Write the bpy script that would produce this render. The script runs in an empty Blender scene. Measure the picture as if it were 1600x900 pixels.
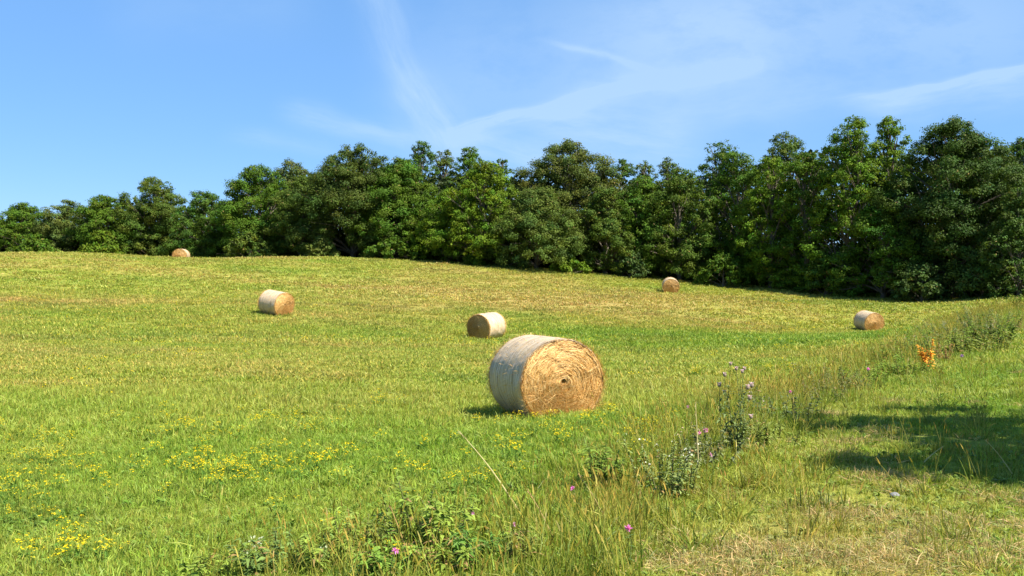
import bpy, math, random
import numpy as np
from mathutils import Vector, Matrix

D = bpy.data
scene = bpy.context.scene
COL = scene.collection
R = math.radians

# ------------------------------------------------------------------ camera
EYE = 1.65
FPX = 1500.0                      # focal length in pixels of a 1600 px wide picture
cam_d = D.cameras.new("camera")
cam_d.sensor_width = 36.0
cam_d.lens = FPX / 1600.0 * 36.0
cam_d.clip_start = 0.1
cam_d.clip_end = 6000.0
cam = D.objects.new("camera", cam_d)
cam.location = (0, 0, EYE)
cam.rotation_euler = (R(90), 0, 0)
COL.objects.link(cam)
scene.camera = cam

# ------------------------------------------------------------------ light
SUN_EL = 51.0
SUN_AZ = 55.0                     # degrees from straight behind the camera towards the right
sd = Vector((math.sin(R(SUN_AZ)) * math.cos(R(SUN_EL)), -math.cos(R(SUN_AZ)) * math.cos(R(SUN_EL)), math.sin(R(SUN_EL))))
sun_d = D.lights.new("sun", 'SUN')
sun_d.energy = 5.0
sun_d.angle = R(0.5)
sun_d.color = (1.0, 0.955, 0.87)
sun = D.objects.new("sun", sun_d)
sun.rotation_euler = (-sd).to_track_quat('-Z', 'Y').to_euler()
sun.location = (20, -10, 40)
COL.objects.link(sun)

scene.view_settings.view_transform = 'Standard'
scene.view_settings.look = 'None'
scene.view_settings.gamma = 1.0
scene.view_settings.exposure = 1.35
scene.view_settings.use_curve_mapping = False

SKY_STRENGTH = 0.052
world = D.worlds.new("World")
scene.world = world
world.use_nodes = True
wt = world.node_tree
wt.nodes.clear()


class NB:
    """small helper to chain shader nodes"""
    def __init__(self, tree):
        self.t = tree

    def n(self, typ, **kw):
        nd = self.t.nodes.new(typ)
        for k, v in kw.items():
            setattr(nd, k, v)
        return nd

    def put(self, sock, v):
        if hasattr(v, 'is_output') or isinstance(v, bpy.types.NodeSocket):
            self.t.links.new(v, sock)
        elif v is not None:
            sock.default_value = v

    def m(self, op, a, b=None, c=None, clamp=False):
        nd = self.n('ShaderNodeMath', operation=op, use_clamp=clamp)
        self.put(nd.inputs[0], a)
        if b is not None:
            self.put(nd.inputs[1], b)
        if c is not None:
            self.put(nd.inputs[2], c)
        return nd.outputs[0]

    def mix(self, f, a, b, blend='MIX'):
        nd = self.n('ShaderNodeMix', data_type='RGBA', blend_type=blend)
        self.put(nd.inputs[0], f)
        self.put(nd.inputs[6], a)
        self.put(nd.inputs[7], b)
        return nd.outputs[2]

    def comb(self, x, y, z):
        nd = self.n('ShaderNodeCombineXYZ')
        self.put(nd.inputs[0], x); self.put(nd.inputs[1], y); self.put(nd.inputs[2], z)
        return nd.outputs[0]

    def noise(self, vec, scale, detail=4, rough=0.55):
        nd = self.n('ShaderNodeTexNoise')
        self.put(nd.inputs['Vector'], vec)
        nd.inputs['Scale'].default_value = scale
        nd.inputs['Detail'].default_value = detail
        nd.inputs['Roughness'].default_value = rough
        return nd.outputs[0]

    def ss(self, x, lo, hi):
        nd = self.n('ShaderNodeMapRange', interpolation_type='SMOOTHSTEP')
        self.put(nd.inputs[0], x)
        nd.inputs[1].default_value = lo; nd.inputs[2].default_value = hi
        nd.inputs[3].default_value = 0.0; nd.inputs[4].default_value = 1.0
        return nd.outputs[0]

    def ramp(self, f, stops):
        nd = self.n('ShaderNodeValToRGB')
        e = nd.color_ramp.elements
        while len(e) < len(stops):
            e.new(0.5)
        for k, (p, c) in enumerate(stops):
            e[k].position = p
            e[k].color = (c[0], c[1], c[2], 1)
        self.put(nd.inputs[0], f)
        return nd.outputs[0]


w = NB(wt)
sky = w.n('ShaderNodeTexSky', sky_type='NISHITA')
sky.sun_disc = False
sky.sun_elevation = R(SUN_EL)
sky.sun_rotation = math.atan2(sd.x, sd.y)
sky.altitude = 300.0
sky.air_density = 1.0
sky.dust_density = 0.25
sky.ozone_density = 3.0
hsv = w.n('ShaderNodeHueSaturation')
hsv.inputs['Saturation'].default_value = 1.22
w.put(hsv.inputs['Color'], sky.outputs[0])
skyc = w.mix(1.0, hsv.outputs[0], (0.92, 1.03, 1.30, 1), 'MULTIPLY')
skyc = w.mix(0.50, skyc, (2.35, 4.75, 8.2, 1))          # the thin high veil that evens out a summer sky
# thin cirrus, laid out by direction on the sky
tc = w.n('ShaderNodeTexCoord')
sx = w.n('ShaderNodeSeparateXYZ')
w.put(sx.inputs[0], tc.outputs['Generated'])
yy = w.m('MAXIMUM', sx.outputs[1], 0.08)
U0 = w.m('DIVIDE', sx.outputs[0], yy)
V0 = w.m('DIVIDE', sx.outputs[2], yy)
front = w.ss(sx.outputs[1], 0.1, 0.35)
P0 = w.comb(U0, V0, 0.0)
wa = w.m('SUBTRACT', w.noise(P0, 5.0, 3), 0.5)
wb = w.m('SUBTRACT', w.noise(w.comb(U0, V0, 7.3), 6.0, 3), 0.5)
U = w.m('MULTIPLY_ADD', wa, 0.055, U0)
V = w.m('MULTIPLY_ADD', wb, 0.04, V0)


def streak(px0, py0, px1, py1, wid, amp, soft=0.5, fib=10.0, seed=0.0, fade=0.25, one_side=0.0):
    u0, v0 = (px0 - 800) / FPX, (450 - py0) / FPX
    u1, v1 = (px1 - 800) / FPX, (450 - py1) / FPX
    L = math.hypot(u1 - u0, v1 - v0)
    cx, cy = (u1 - u0) / L, (v1 - v0) / L
    du = w.m('SUBTRACT', U, u0)
    dv = w.m('SUBTRACT', V, v0)
    s = w.m('DIVIDE', w.m('ADD', w.m('MULTIPLY', du, cx), w.m('MULTIPLY', dv, cy)), L)
    t = w.m('DIVIDE', w.m('SUBTRACT', w.m('MULTIPLY', dv, cx), w.m('MULTIPLY', du, cy)), wid / FPX)
    if one_side:
        t = w.m('MULTIPLY', t, w.m('ADD', 1.0, w.m('MULTIPLY', w.ss(w.m('MULTIPLY', t, one_side), -0.3, 0.3), 2.5)))
    g = w.m('POWER', 2.718, w.m('MULTIPLY', w.m('MULTIPLY', t, t), -1.0))
    e = w.m('MULTIPLY', w.ss(s, -0.05, fade), w.m('SUBTRACT', 1.0, w.ss(s, 1.0 - fade, 1.05)))
    nv = w.comb(w.m('MULTIPLY', s, L * 9.0), w.m('MULTIPLY', t, fib * wid / FPX * 5.0), seed)
    f = w.m('MULTIPLY_ADD', w.noise(nv, 1.6, 6, 0.65), 1.9, -0.45 + soft * 0.4, clamp=True)
    return w.m('MULTIPLY', w.m('MULTIPLY', g, e), w.m('MULTIPLY', f, amp))


parts = [
    streak(560, -60, 655, 150, 28, 0.50, seed=1.0, fade=0.2),
    streak(630, 110, 720, 270, 34, 0.55, seed=2.0),
    streak(670, 215, 1000, 128, 24, 0.85, seed=3.0, one_side=1.0),
    streak(880, 150, 1220, 105, 18, 0.60, seed=4.0, fade=0.35),
    streak(1120, 130, 1190, 105, 11, 0.40, seed=4.5),
    streak(1290, 158, 1700, 86, 20, 0.85, seed=5.0, one_side=1.0, fade=0.3),
    streak(1320, 170, 1700, 140, 30, 0.35, seed=5.5),
    streak(1000, 190, 1400, 130, 26, 0.25, seed=6.0),
    streak(845, 60, 1050, 122, 5, 0.42, seed=7.0),
    streak(430, 175, 680, 225, 18, 0.50, seed=8.0),
    streak(690, 225, 880, 262, 24, 0.55, seed=9.0),
    streak(820, 195, 1120, 235, 45, 0.50, seed=10.0),
    streak(350, 215, 560, 240, 14, 0.25, seed=11.0),
    streak(560, 140, 1300, 110, 140, 0.34, soft=1.1, fib=3.0, seed=12.0),
    streak(850, 40, 1750, 30, 110, 0.50, soft=1.0, fib=4.0, seed=13.0),
    streak(150, 20, 500, 5, 50, 0.12, soft=1.0, fib=4.0, seed=14.0),
]
acc = parts[0]
for p in parts[1:]:
    acc = w.m('ADD', acc, p)
acc = w.m('MULTIPLY', w.m('MULTIPLY', acc, front), 1.3)
cl = w.m('MULTIPLY', w.m('MINIMUM', acc, 1.0), 0.56)
skyc = w.mix(cl, skyc, (4.8, 6.4, 8.2, 1))
bg = w.n('ShaderNodeBackground')
bg.inputs['Strength'].default_value = SKY_STRENGTH
w.put(bg.inputs[0], skyc)
wo = w.n('ShaderNodeOutputWorld')
wt.links.new(bg.outputs[0], wo.inputs[0])


# ------------------------------------------------------------------ helpers
def vhash(ix, iy, seed):
    h = (ix.astype(np.int64) * 374761393 + iy.astype(np.int64) * 668265263 + seed * 1442695041) & 0x7fffffff
    h = ((h ^ (h >> 13)) * 1274126177) & 0x7fffffff
    h = (h ^ (h >> 16)) & 0xffff
    return h / 65535.0


def vnoise(x, y, s, seed=0):
    x = np.asarray(x, float) / s; y = np.asarray(y, float) / s
    ix, iy = np.floor(x), np.floor(y)
    fx, fy = x - ix, y - iy
    fx = fx * fx * (3 - 2 * fx); fy = fy * fy * (3 - 2 * fy)
    a = vhash(ix, iy, seed); b = vhash(ix + 1, iy, seed); c = vhash(ix, iy + 1, seed); d = vhash(ix + 1, iy + 1, seed)
    return (a * (1 - fx) + b * fx) * (1 - fy) + (c * (1 - fx) + d * fx) * fy


def fbm(x, y, s, seed=0, o=3):
    r, a, t = 0, 1.0, 0
    for k in range(o):
        r = r + a * vnoise(x, y, s / 2 ** k, seed + k * 17)
        t += a; a *= 0.55
    return r / t


def ssn(x, a, b):
    t = np.clip((np.asarray(x, float) - a) / (b - a), 0, 1)
    return t * t * (3 - 2 * t)


def blob(x, y, cx, cy, rx, ry):
    return np.exp(-(((x - cx) / rx) ** 2 + ((y - cy) / ry) ** 2))


def mesh(name, verts, faces, mats=(), midx=None, tint=None, smooth=False):
    """verts (N,3); faces: (M,k) array or a list of such arrays"""
    me = D.meshes.new(name)
    verts = np.asarray(verts, np.float32)
    if not isinstance(faces, list):
        faces = [faces]
    faces = [np.asarray(f, np.int32) for f in faces if len(f)]
    loops = np.concatenate([f.ravel() for f in faces])
    tot = np.concatenate([np.full(len(f), f.shape[1], np.int32) for f in faces])
    start = np.concatenate([[0], np.cumsum(tot)[:-1]]).astype(np.int32)
    me.vertices.add(len(verts)); me.vertices.foreach_set('co', verts.ravel())
    me.loops.add(len(loops)); me.loops.foreach_set('vertex_index', loops)
    me.polygons.add(len(tot)); me.polygons.foreach_set('loop_start', start)
    try:
        me.polygons.foreach_set('loop_total', tot)
    except Exception:
        pass
    for m_ in mats:
        me.materials.append(m_)
    if midx is not None:
        me.polygons.foreach_set('material_index', np.asarray(midx, np.int32))
    me.update(calc_edges=True)
    if tint is not None:
        at_ = me.attributes.new('tint', 'FLOAT_COLOR', 'POINT')
        tint = np.asarray(tint, np.float32)
        if tint.shape[1] == 3:
            tint = np.concatenate([tint, np.ones((len(tint), 1), np.float32)], 1)
        at_.data.foreach_set('color', tint.ravel())
    me.polygons.foreach_set('use_smooth', np.full(len(tot), smooth, bool))
    me.validate()
    return me


def link(name, me, parent=None, loc=None, rot=None):
    o = D.objects.new(name, me)
    COL.objects.link(o)
    if parent is not None:
        o.parent = parent
    if loc is not None:
        o.location = loc
    if rot is not None:
        o.rotation_euler = rot
    return o


def tag(o, label=None, cat=None, group=None, kind=None):
    if label: o['label'] = label
    if cat: o['category'] = cat
    if group: o['group'] = group
    if kind: o['kind'] = kind
    return o


def empty(name, loc, rz=0.0):
    o = D.objects.new(name, None)
    o.empty_display_size = 0.2
    COL.objects.link(o)
    o.location = loc
    o.rotation_euler = (0, 0, rz)
    return o


class Geo:
    """collects tubes, blades and leaf quads with a colour per vertex; builds ONE mesh"""
    def __init__(self):
        self.v, self.q, self.t, self.n = [], [], [], 0

    def add(self, v, q, tint):
        v = np.asarray(v, float)
        self.v.append(v); self.q.append(np.asarray(q, int) + self.n)
        tint = np.asarray(tint, float)
        if tint.ndim == 1:
            tint = np.tile(tint, (len(v), 1))
        self.t.append(tint); self.n += len(v)

    def tube(self, pts, rad, tint, k=6):
        pts = np.asarray(pts, float); n = len(pts)
        rad = np.broadcast_to(np.asarray(rad, float), (n,))
        tan = np.gradient(pts, axis=0)
        tan /= np.linalg.norm(tan, axis=1)[:, None] + 1e-9
        ref = np.where(np.abs(tan[:, 2:3]) < 0.9, [[0, 0, 1.0]], [[1.0, 0, 0]])
        a = np.cross(tan, ref); a /= np.linalg.norm(a, axis=1)[:, None] + 1e-9
        b = np.cross(tan, a)
        th = np.arange(k) * 2 * np.pi / k
        ring = pts[:, None, :] + rad[:, None, None] * (np.cos(th)[None, :, None] * a[:, None, :] + np.sin(th)[None, :, None] * b[:, None, :])
        i = np.arange(n - 1)[:, None] * k; j = np.arange(k)[None, :]; j2 = (j + 1) % k
        q = np.stack([i + j, i + j2, i + k + j2, i + k + j], -1).reshape(-1, 4)
        self.add(ring.reshape(-1, 3), q, tint)

    def blades(self, base, dirn, side, length, width, tint, droop=0.3, seg=2):
        """many curved tapering blades at once. base, dirn, side (N,3); length, width (N,)"""
        n = len(base)
        rows = []
        for k in range(seg + 1):
            f = k / seg
            c = base + dirn * (length * f)[:, None]
            c = c + np.array([0, 0, -1.0]) * (np.asarray(droop) * length * f * f)[:, None]
            ww = width * (1 - 0.82 * f ** 1.5) * 0.5
            rows.append(c - side * ww[:, None]); rows.append(c + side * ww[:, None])
        v = np.stack(rows, 1).reshape(-1, 3)
        per = 2 * (seg + 1)
        o = (np.arange(n) * per)[:, None, None]
        q = np.array([[2 * k, 2 * k + 1, 2 * k + 3, 2 * k + 2] for k in range(seg)])[None]
        self.add(v, (o + q).reshape(-1, 4), np.repeat(tint, per, 0))

    def leaves(self, c, nrm, size, tint, aspect=0.6, rng=None):
        """many rhombic leaf faces"""
        n = len(c)
        r = rng.normal(size=(n, 3))
        a = np.cross(nrm, r); a /= np.linalg.norm(a, axis=1)[:, None] + 1e-9
        b = np.cross(nrm, a); b /= np.linalg.norm(b, axis=1)[:, None] + 1e-9
        s = np.asarray(size)[:, None] * 0.5
        up = nrm * s * 0.25
        v = np.stack([c - a * s, c - b * s * aspect + up, c + a * s, c + b * s * aspect + up], 1).reshape(-1, 3)
        q = (np.arange(n) * 4)[:, None] + np.arange(4)[None]
        self.add(v, q, np.repeat(tint, 4, 0))

    def build(self, name, mat, smooth=False):
        return mesh(name, np.concatenate(self.v), np.concatenate(self.q), [mat], None, np.concatenate(self.t), smooth)


def unit(v):
    return v / (np.linalg.norm(v, axis=-1, keepdims=True) + 1e-9)


# ------------------------------------------------------------------ materials
def leaf_material(name, rough=0.6, spec=0.25, trans=0.35, inst=False):
    m_ = D.materials.new(name); m_.use_nodes = True
    t = m_.node_tree; t.nodes.clear(); b = NB(t)
    a = b.n('ShaderNodeAttribute', attribute_name='tint')
    c = a.outputs['Color']
    if inst:
        i = b.n('ShaderNodeAttribute', attribute_name='itint', attribute_type='INSTANCER')
        c = b.mix(1.0, c, i.outputs['Color'], 'MULTIPLY')
    p = b.n('ShaderNodeBsdfPrincipled')
    b.put(p.inputs['Base Color'], c)
    p.inputs['Roughness'].default_value = rough
    p.inputs['Specular IOR Level'].default_value = spec
    out = b.n('ShaderNodeOutputMaterial')
    if trans > 0:
        tr = b.n('ShaderNodeBsdfTranslucent')
        b.put(tr.inputs[0], b.mix(1.0, c, (1.15, 1.2, 0.6, 1), 'MULTIPLY'))
        mx = b.n('ShaderNodeMixShader'); mx.inputs[0].default_value = trans
        t.links.new(p.outputs[0], mx.inputs[1]); t.links.new(tr.outputs[0], mx.inputs[2])
        t.links.new(mx.outputs[0], out.inputs[0])
    else:
        t.links.new(p.outputs[0], out.inputs[0])
    return m_


M_GRASS = leaf_material("grass_blade", 0.55, 0.3, 0.35, True)
M_LEAF = leaf_material("tree_leaf", 0.6, 0.12, 0.24)
M_WEED = leaf_material("weed_leaf", 0.6, 0.12, 0.38)
M_STRAW = leaf_material("straw", 0.6, 0.3, 0.12)
M_PETAL = leaf_material("petal", 0.7, 0.1, 0.3)


def bark_material():
    m_ = D.materials.new("bark"); m_.use_nodes = True
    t = m_.node_tree; b = NB(t); p = t.nodes['Principled BSDF']
    co = b.n('ShaderNodeTexCoord').outputs['Object']
    mp = b.n('ShaderNodeMapping'); mp.inputs['Scale'].default_value = (6, 6, 1.2)
    b.put(mp.inputs[0], co)
    n1 = b.noise(mp.outputs[0], 2.5, 5)
    at_ = b.n('ShaderNodeAttribute', attribute_name='tint').outputs['Color']
    b.put(p.inputs['Base Color'], b.mix(1.0, at_, b.ramp(n1, [(0.3, (0.45, 0.42, 0.4)), (0.7, (1.25, 1.2, 1.1))]), 'MULTIPLY'))
    p.inputs['Roughness'].default_value = 0.85
    bu = b.n('ShaderNodeBump'); bu.inputs['Strength'].default_value = 0.6
    b.put(bu.inputs['Height'], n1)
    t.links.new(bu.outputs[0], p.inputs['Normal'])
    return m_


M_BARK = bark_material()

# ------------------------------------------------------------------ terrain
# control points: pixel in the 1600 x 900 photograph and the depth at which that spot lies
CP = [
    (870, 653, 15.0), (760, 529, 45), (431, 490, 50), (1357, 517, 60), (1047, 458, 79), (283, 403.5, 84), (283, 410, 95), (150, 400, 95), (400, 408, 100),
    (0, 396, 86), (150, 397, 86), (500, 402, 92), (700, 411, 94), (850, 421, 92), (1050, 441, 90), (1250, 456, 85), (1430, 468, 78), (1590, 466, 70),
    (1000, 524, 46), (1200, 530, 46), (0, 500, 46), (0, 600, 22), (0, 700, 14), (0, 760, 11.2), (0, 900, 6.9),
    (400, 700, 13.0), (300, 560, 28), (600, 560, 28), (560, 480, 54), (500, 900, 6.2), (800, 900, 5.6), (1200, 900, 5.35), (1600, 900, 5.3),
    (1100, 720, 9.0), (1400, 650, 12), (1600, 600, 16), (1600, 530, 28), (1500, 560, 22), (1590, 490, 48), (1145, 640, 12.6),
    (1100, 600, 20), (1300, 560, 30), (1430, 515, 52), (1520, 498, 56), (850, 465, 66), (1180, 480, 66), (900, 780, 8.2), (700, 800, 8.2), (250, 430, 70), (640, 440, 75),
    (1000, 830, 6.7), (1300, 780, 7.8), (1280, 610, 17),
]
pts = []
for (px, py, Y) in CP:
    pts.append(((px - 800) / FPX * Y, Y, EYE - (py - 450) / FPX * Y))
pts += [(0, 0, 0.0), (8, 0, 0.1), (-8, 0, -0.25), (0, -12, 0.0), (-25, -8, -0.4), (25, -8, 0.4), (25, 18, 0.6), (40, 40, 1.0),
        (-30, 20, -0.2), (-50, 50, 1.6), (-70, 100, 4.0), (-40, 115, 4.0), (0, 115, 3.7), (30, 110, 3.2), (60, 95, 2.2), (75, 70, 1.8)]
pts = np.array(pts)


def tps_k(d2):
    return 0.5 * d2 * np.log(d2 + 1e-9)


n_ = len(pts)
d2 = ((pts[:, None, :2] - pts[None, :, :2]) ** 2).sum(-1)
A = np.zeros((n_ + 3, n_ + 3))
A[:n_, :n_] = tps_k(d2) + np.eye(n_) * 0.5
A[:n_, n_] = 1; A[:n_, n_ + 1:] = pts[:, :2]
A[n_:, :n_] = A[:n_, n_:].T
TPW = np.linalg.solve(A, np.concatenate([pts[:, 2], [0, 0, 0]]))


def height(x, y):
    x = np.asarray(x, float); y = np.asarray(y, float)
    sh = np.broadcast(x, y).shape
    xf = np.broadcast_to(x, sh).ravel(); yf = np.broadcast_to(y, sh).ravel()
    out = np.empty(len(xf))
    for s in range(0, len(xf), 20000):
        xs, ys = xf[s:s + 20000], yf[s:s + 20000]
        rr = np.hypot(xs, ys - 45)
        k = ssn(rr, 75, 150)
        cx = np.clip(xs, -90, 90); cy = np.clip(ys, -30, 130)
        dd = (cx[:, None] - pts[None, :, 0]) ** 2 + (cy[:, None] - pts[None, :, 1]) ** 2
        z = tps_k(dd) @ TPW[:n_] + TPW[n_] + TPW[n_ + 1] * cx + TPW[n_ + 2] * cy
        out[s:s + 20000] = z * (1 - k) + 2.5 * k
    out += 0.05 * (vnoise(xf, yf, 1.6, 5) - 0.5) + 0.12 * (vnoise(xf, yf, 6.0, 6) - 0.5)
    return out.reshape(sh)


def hz(x, y):
    return float(height(np.array([x]), np.array([y]))[0])


def ray(px, py, near=3.0):
    """first terrain point behind a pixel"""
    Y = np.concatenate([np.arange(near, 30, 0.05), np.arange(30, 140, 0.2)])
    x = (px - 800) / FPX * Y; z = EYE - (py - 450) / FPX * Y
    g = height(x, Y)
    i = np.argmax(g >= z)
    if g[i] < z[i]:
        i = len(Y) - 1
    return float(x[i]), float(Y[i]), float(g[i])


def spot(px, Y):
    x = (px - 800) / FPX * Y
    return x, Y, hz(x, Y)


def axis(lim, far, n, p=5):
    u = np.linspace(-1, 1, n)
    return lim * u + (far - lim) * u ** (2 * p - 1)


def bank_side(x, y):
    """signed distance-like value: > 0 on the raised track side, < 0 on the hay field"""
    ys = np.array([0, 5.0, 6.5, 9.0, 12.6, 17.0, 22.0, 30.0, 48.0, 56, 70, 90, 140])
    xs = np.array([-1.2, -0.2, 0.2, 1.4, 2.9, 5.0, 8.4, 13.0, 23.5, 28.5, 36, 46, 70])
    return x - np.interp(y, ys, xs)


def dryness(x, y):
    """0 = lush green, 1 = dry straw yellow"""
    x = np.asarray(x, float); y = np.asarray(y, float)
    bs = bank_side(x, y)
    n1 = fbm(x * 0.55, y * 1.0, 9.0, 31); n2 = fbm(x, y, 2.2, 47); n3 = fbm(x * 0.35, y * 1.3, 4.0, 77)
    field = 0.27 - 0.16 * (1 - ssn(y, 9, 19)) + 0.18 * blob(x, y, 0, 22, 14, 9) + 0.22 * ssn(y, 18, 34) * ssn(-x, -10, 12)
    field = field + 0.10 * ssn(y, 46, 66)
    field = field + 0.40 * blob(x, y, 12, 68, 26, 13) + 0.25 * blob(x, y, 3, 64, 10, 7) + 0.12 * blob(x, y, -14, 36, 14, 7)
    field = field - 0.34 * blob(x, y, 14, 46, 22, 6.0) * ssn(x, -4, 4) - 0.2 * blob(x, y, 30, 62, 9, 8)
    field = field + 0.95 * (n1 - 0.5) * (0.45 + 0.35 * ssn(y, 20, 40)) + 0.5 * (n2 - 0.5) + 0.55 * (n3 - 0.5) * ssn(y, 14, 30)
    bank = 0.27 + 0.8 * (n2 - 0.5) + 0.4 * (n1 - 0.5)
    bank = bank + 0.45 * blob(x, y, 1.6, 5.6, 1.5, 1.0) + 0.3 * blob(x, y, 3.0, 7.0, 1.5, 0.8) - 0.25 * blob(x, y, 3.4, 5.6, 0.8, 0.7)
    bank = bank - 0.15 * blob(x, y, 6, 11, 3, 2.5)
    k = ssn(bs, -0.5, 0.6)
    return np.clip(field * (1 - k) + bank * k, 0, 1.1)


LUSH = np.array([0.192, 0.270, 0.029]); MID = np.array([0.292, 0.300, 0.050]); DRY = np.array([0.372, 0.300, 0.085])


def field_colour(d):
    d = np.asarray(d)[..., None]
    return np.where(d < 0.5, LUSH + (MID - LUSH) * d * 2, MID + (DRY - MID) * (d - 0.5) * 2)


xa = axis(70, 2500, 281); ya = axis(110, 2500, 321)
ya = ya + 30
X, Yg = np.meshgrid(xa, ya)
Z = height(X, Yg)
nx, ny = len(xa), len(ya)
idx = np.arange(nx * ny).reshape(ny, nx)
q = np.stack([idx[:-1, :-1], idx[:-1, 1:], idx[1:, 1:], idx[1:, :-1]], -1).reshape(-1, 4)
dr = dryness(X.ravel(), Yg.ravel())
gm = D.materials.new("meadow_soil"); gm.use_nodes = True
gt = gm.node_tree; g = NB(gt); gp = gt.nodes['Principled BSDF']
pos = g.n('ShaderNodeNewGeometry').outputs['Position']
ga = g.n('ShaderNodeAttribute', attribute_name='tint').outputs['Color']
gn1 = g.noise(pos, 9.0, 6, 0.7); gn2 = g.noise(pos, 1.3, 4)
gc = g.mix(1.0, ga, g.ramp(gn1, [(0.3, (0.55, 0.60, 0.5)), (0.7, (1.15, 1.1, 1.05))]), 'MULTIPLY')
gc = g.mix(g.m('MULTIPLY', g.ss(gn2, 0.55, 0.75), 0.5), gc, (0.20, 0.15, 0.07, 1))
g.put(gp.inputs['Base Color'], gc)
gp.inputs['Roughness'].default_value = 0.95
gp.inputs['Specular IOR Level'].default_value = 0.1
gb = g.n('ShaderNodeBump'); gb.inputs['Strength'].default_value = 0.8; gb.inputs['Distance'].default_value = 0.05
g.put(gb.inputs['Height'], gn1); gt.links.new(gb.outputs[0], gp.inputs['Normal'])
ground = link("ground", mesh("ground", np.stack([X.ravel(), Yg.ravel(), Z.ravel()], 1), q, [gm], None, field_colour(dr) * 0.8, True))
tag(ground, "rolling hay field dipping to a shallow valley and rising to the wood", "field", kind='structure')

# ------------------------------------------------------------------ trees
GREEN = np.array([0.072, 0.118, 0.013]) * 1.35; BRIGHT = np.array([0.098, 0.150, 0.013]) * 1.35; OLIVE = np.array([0.080, 0.108, 0.020]) * 1.35
GREY = np.array([0.090, 0.112, 0.032]) * 1.35; DARK = np.array([0.048, 0.082, 0.014]) * 1.35; LIME = np.array([0.112, 0.158, 0.014]) * 1.35


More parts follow.
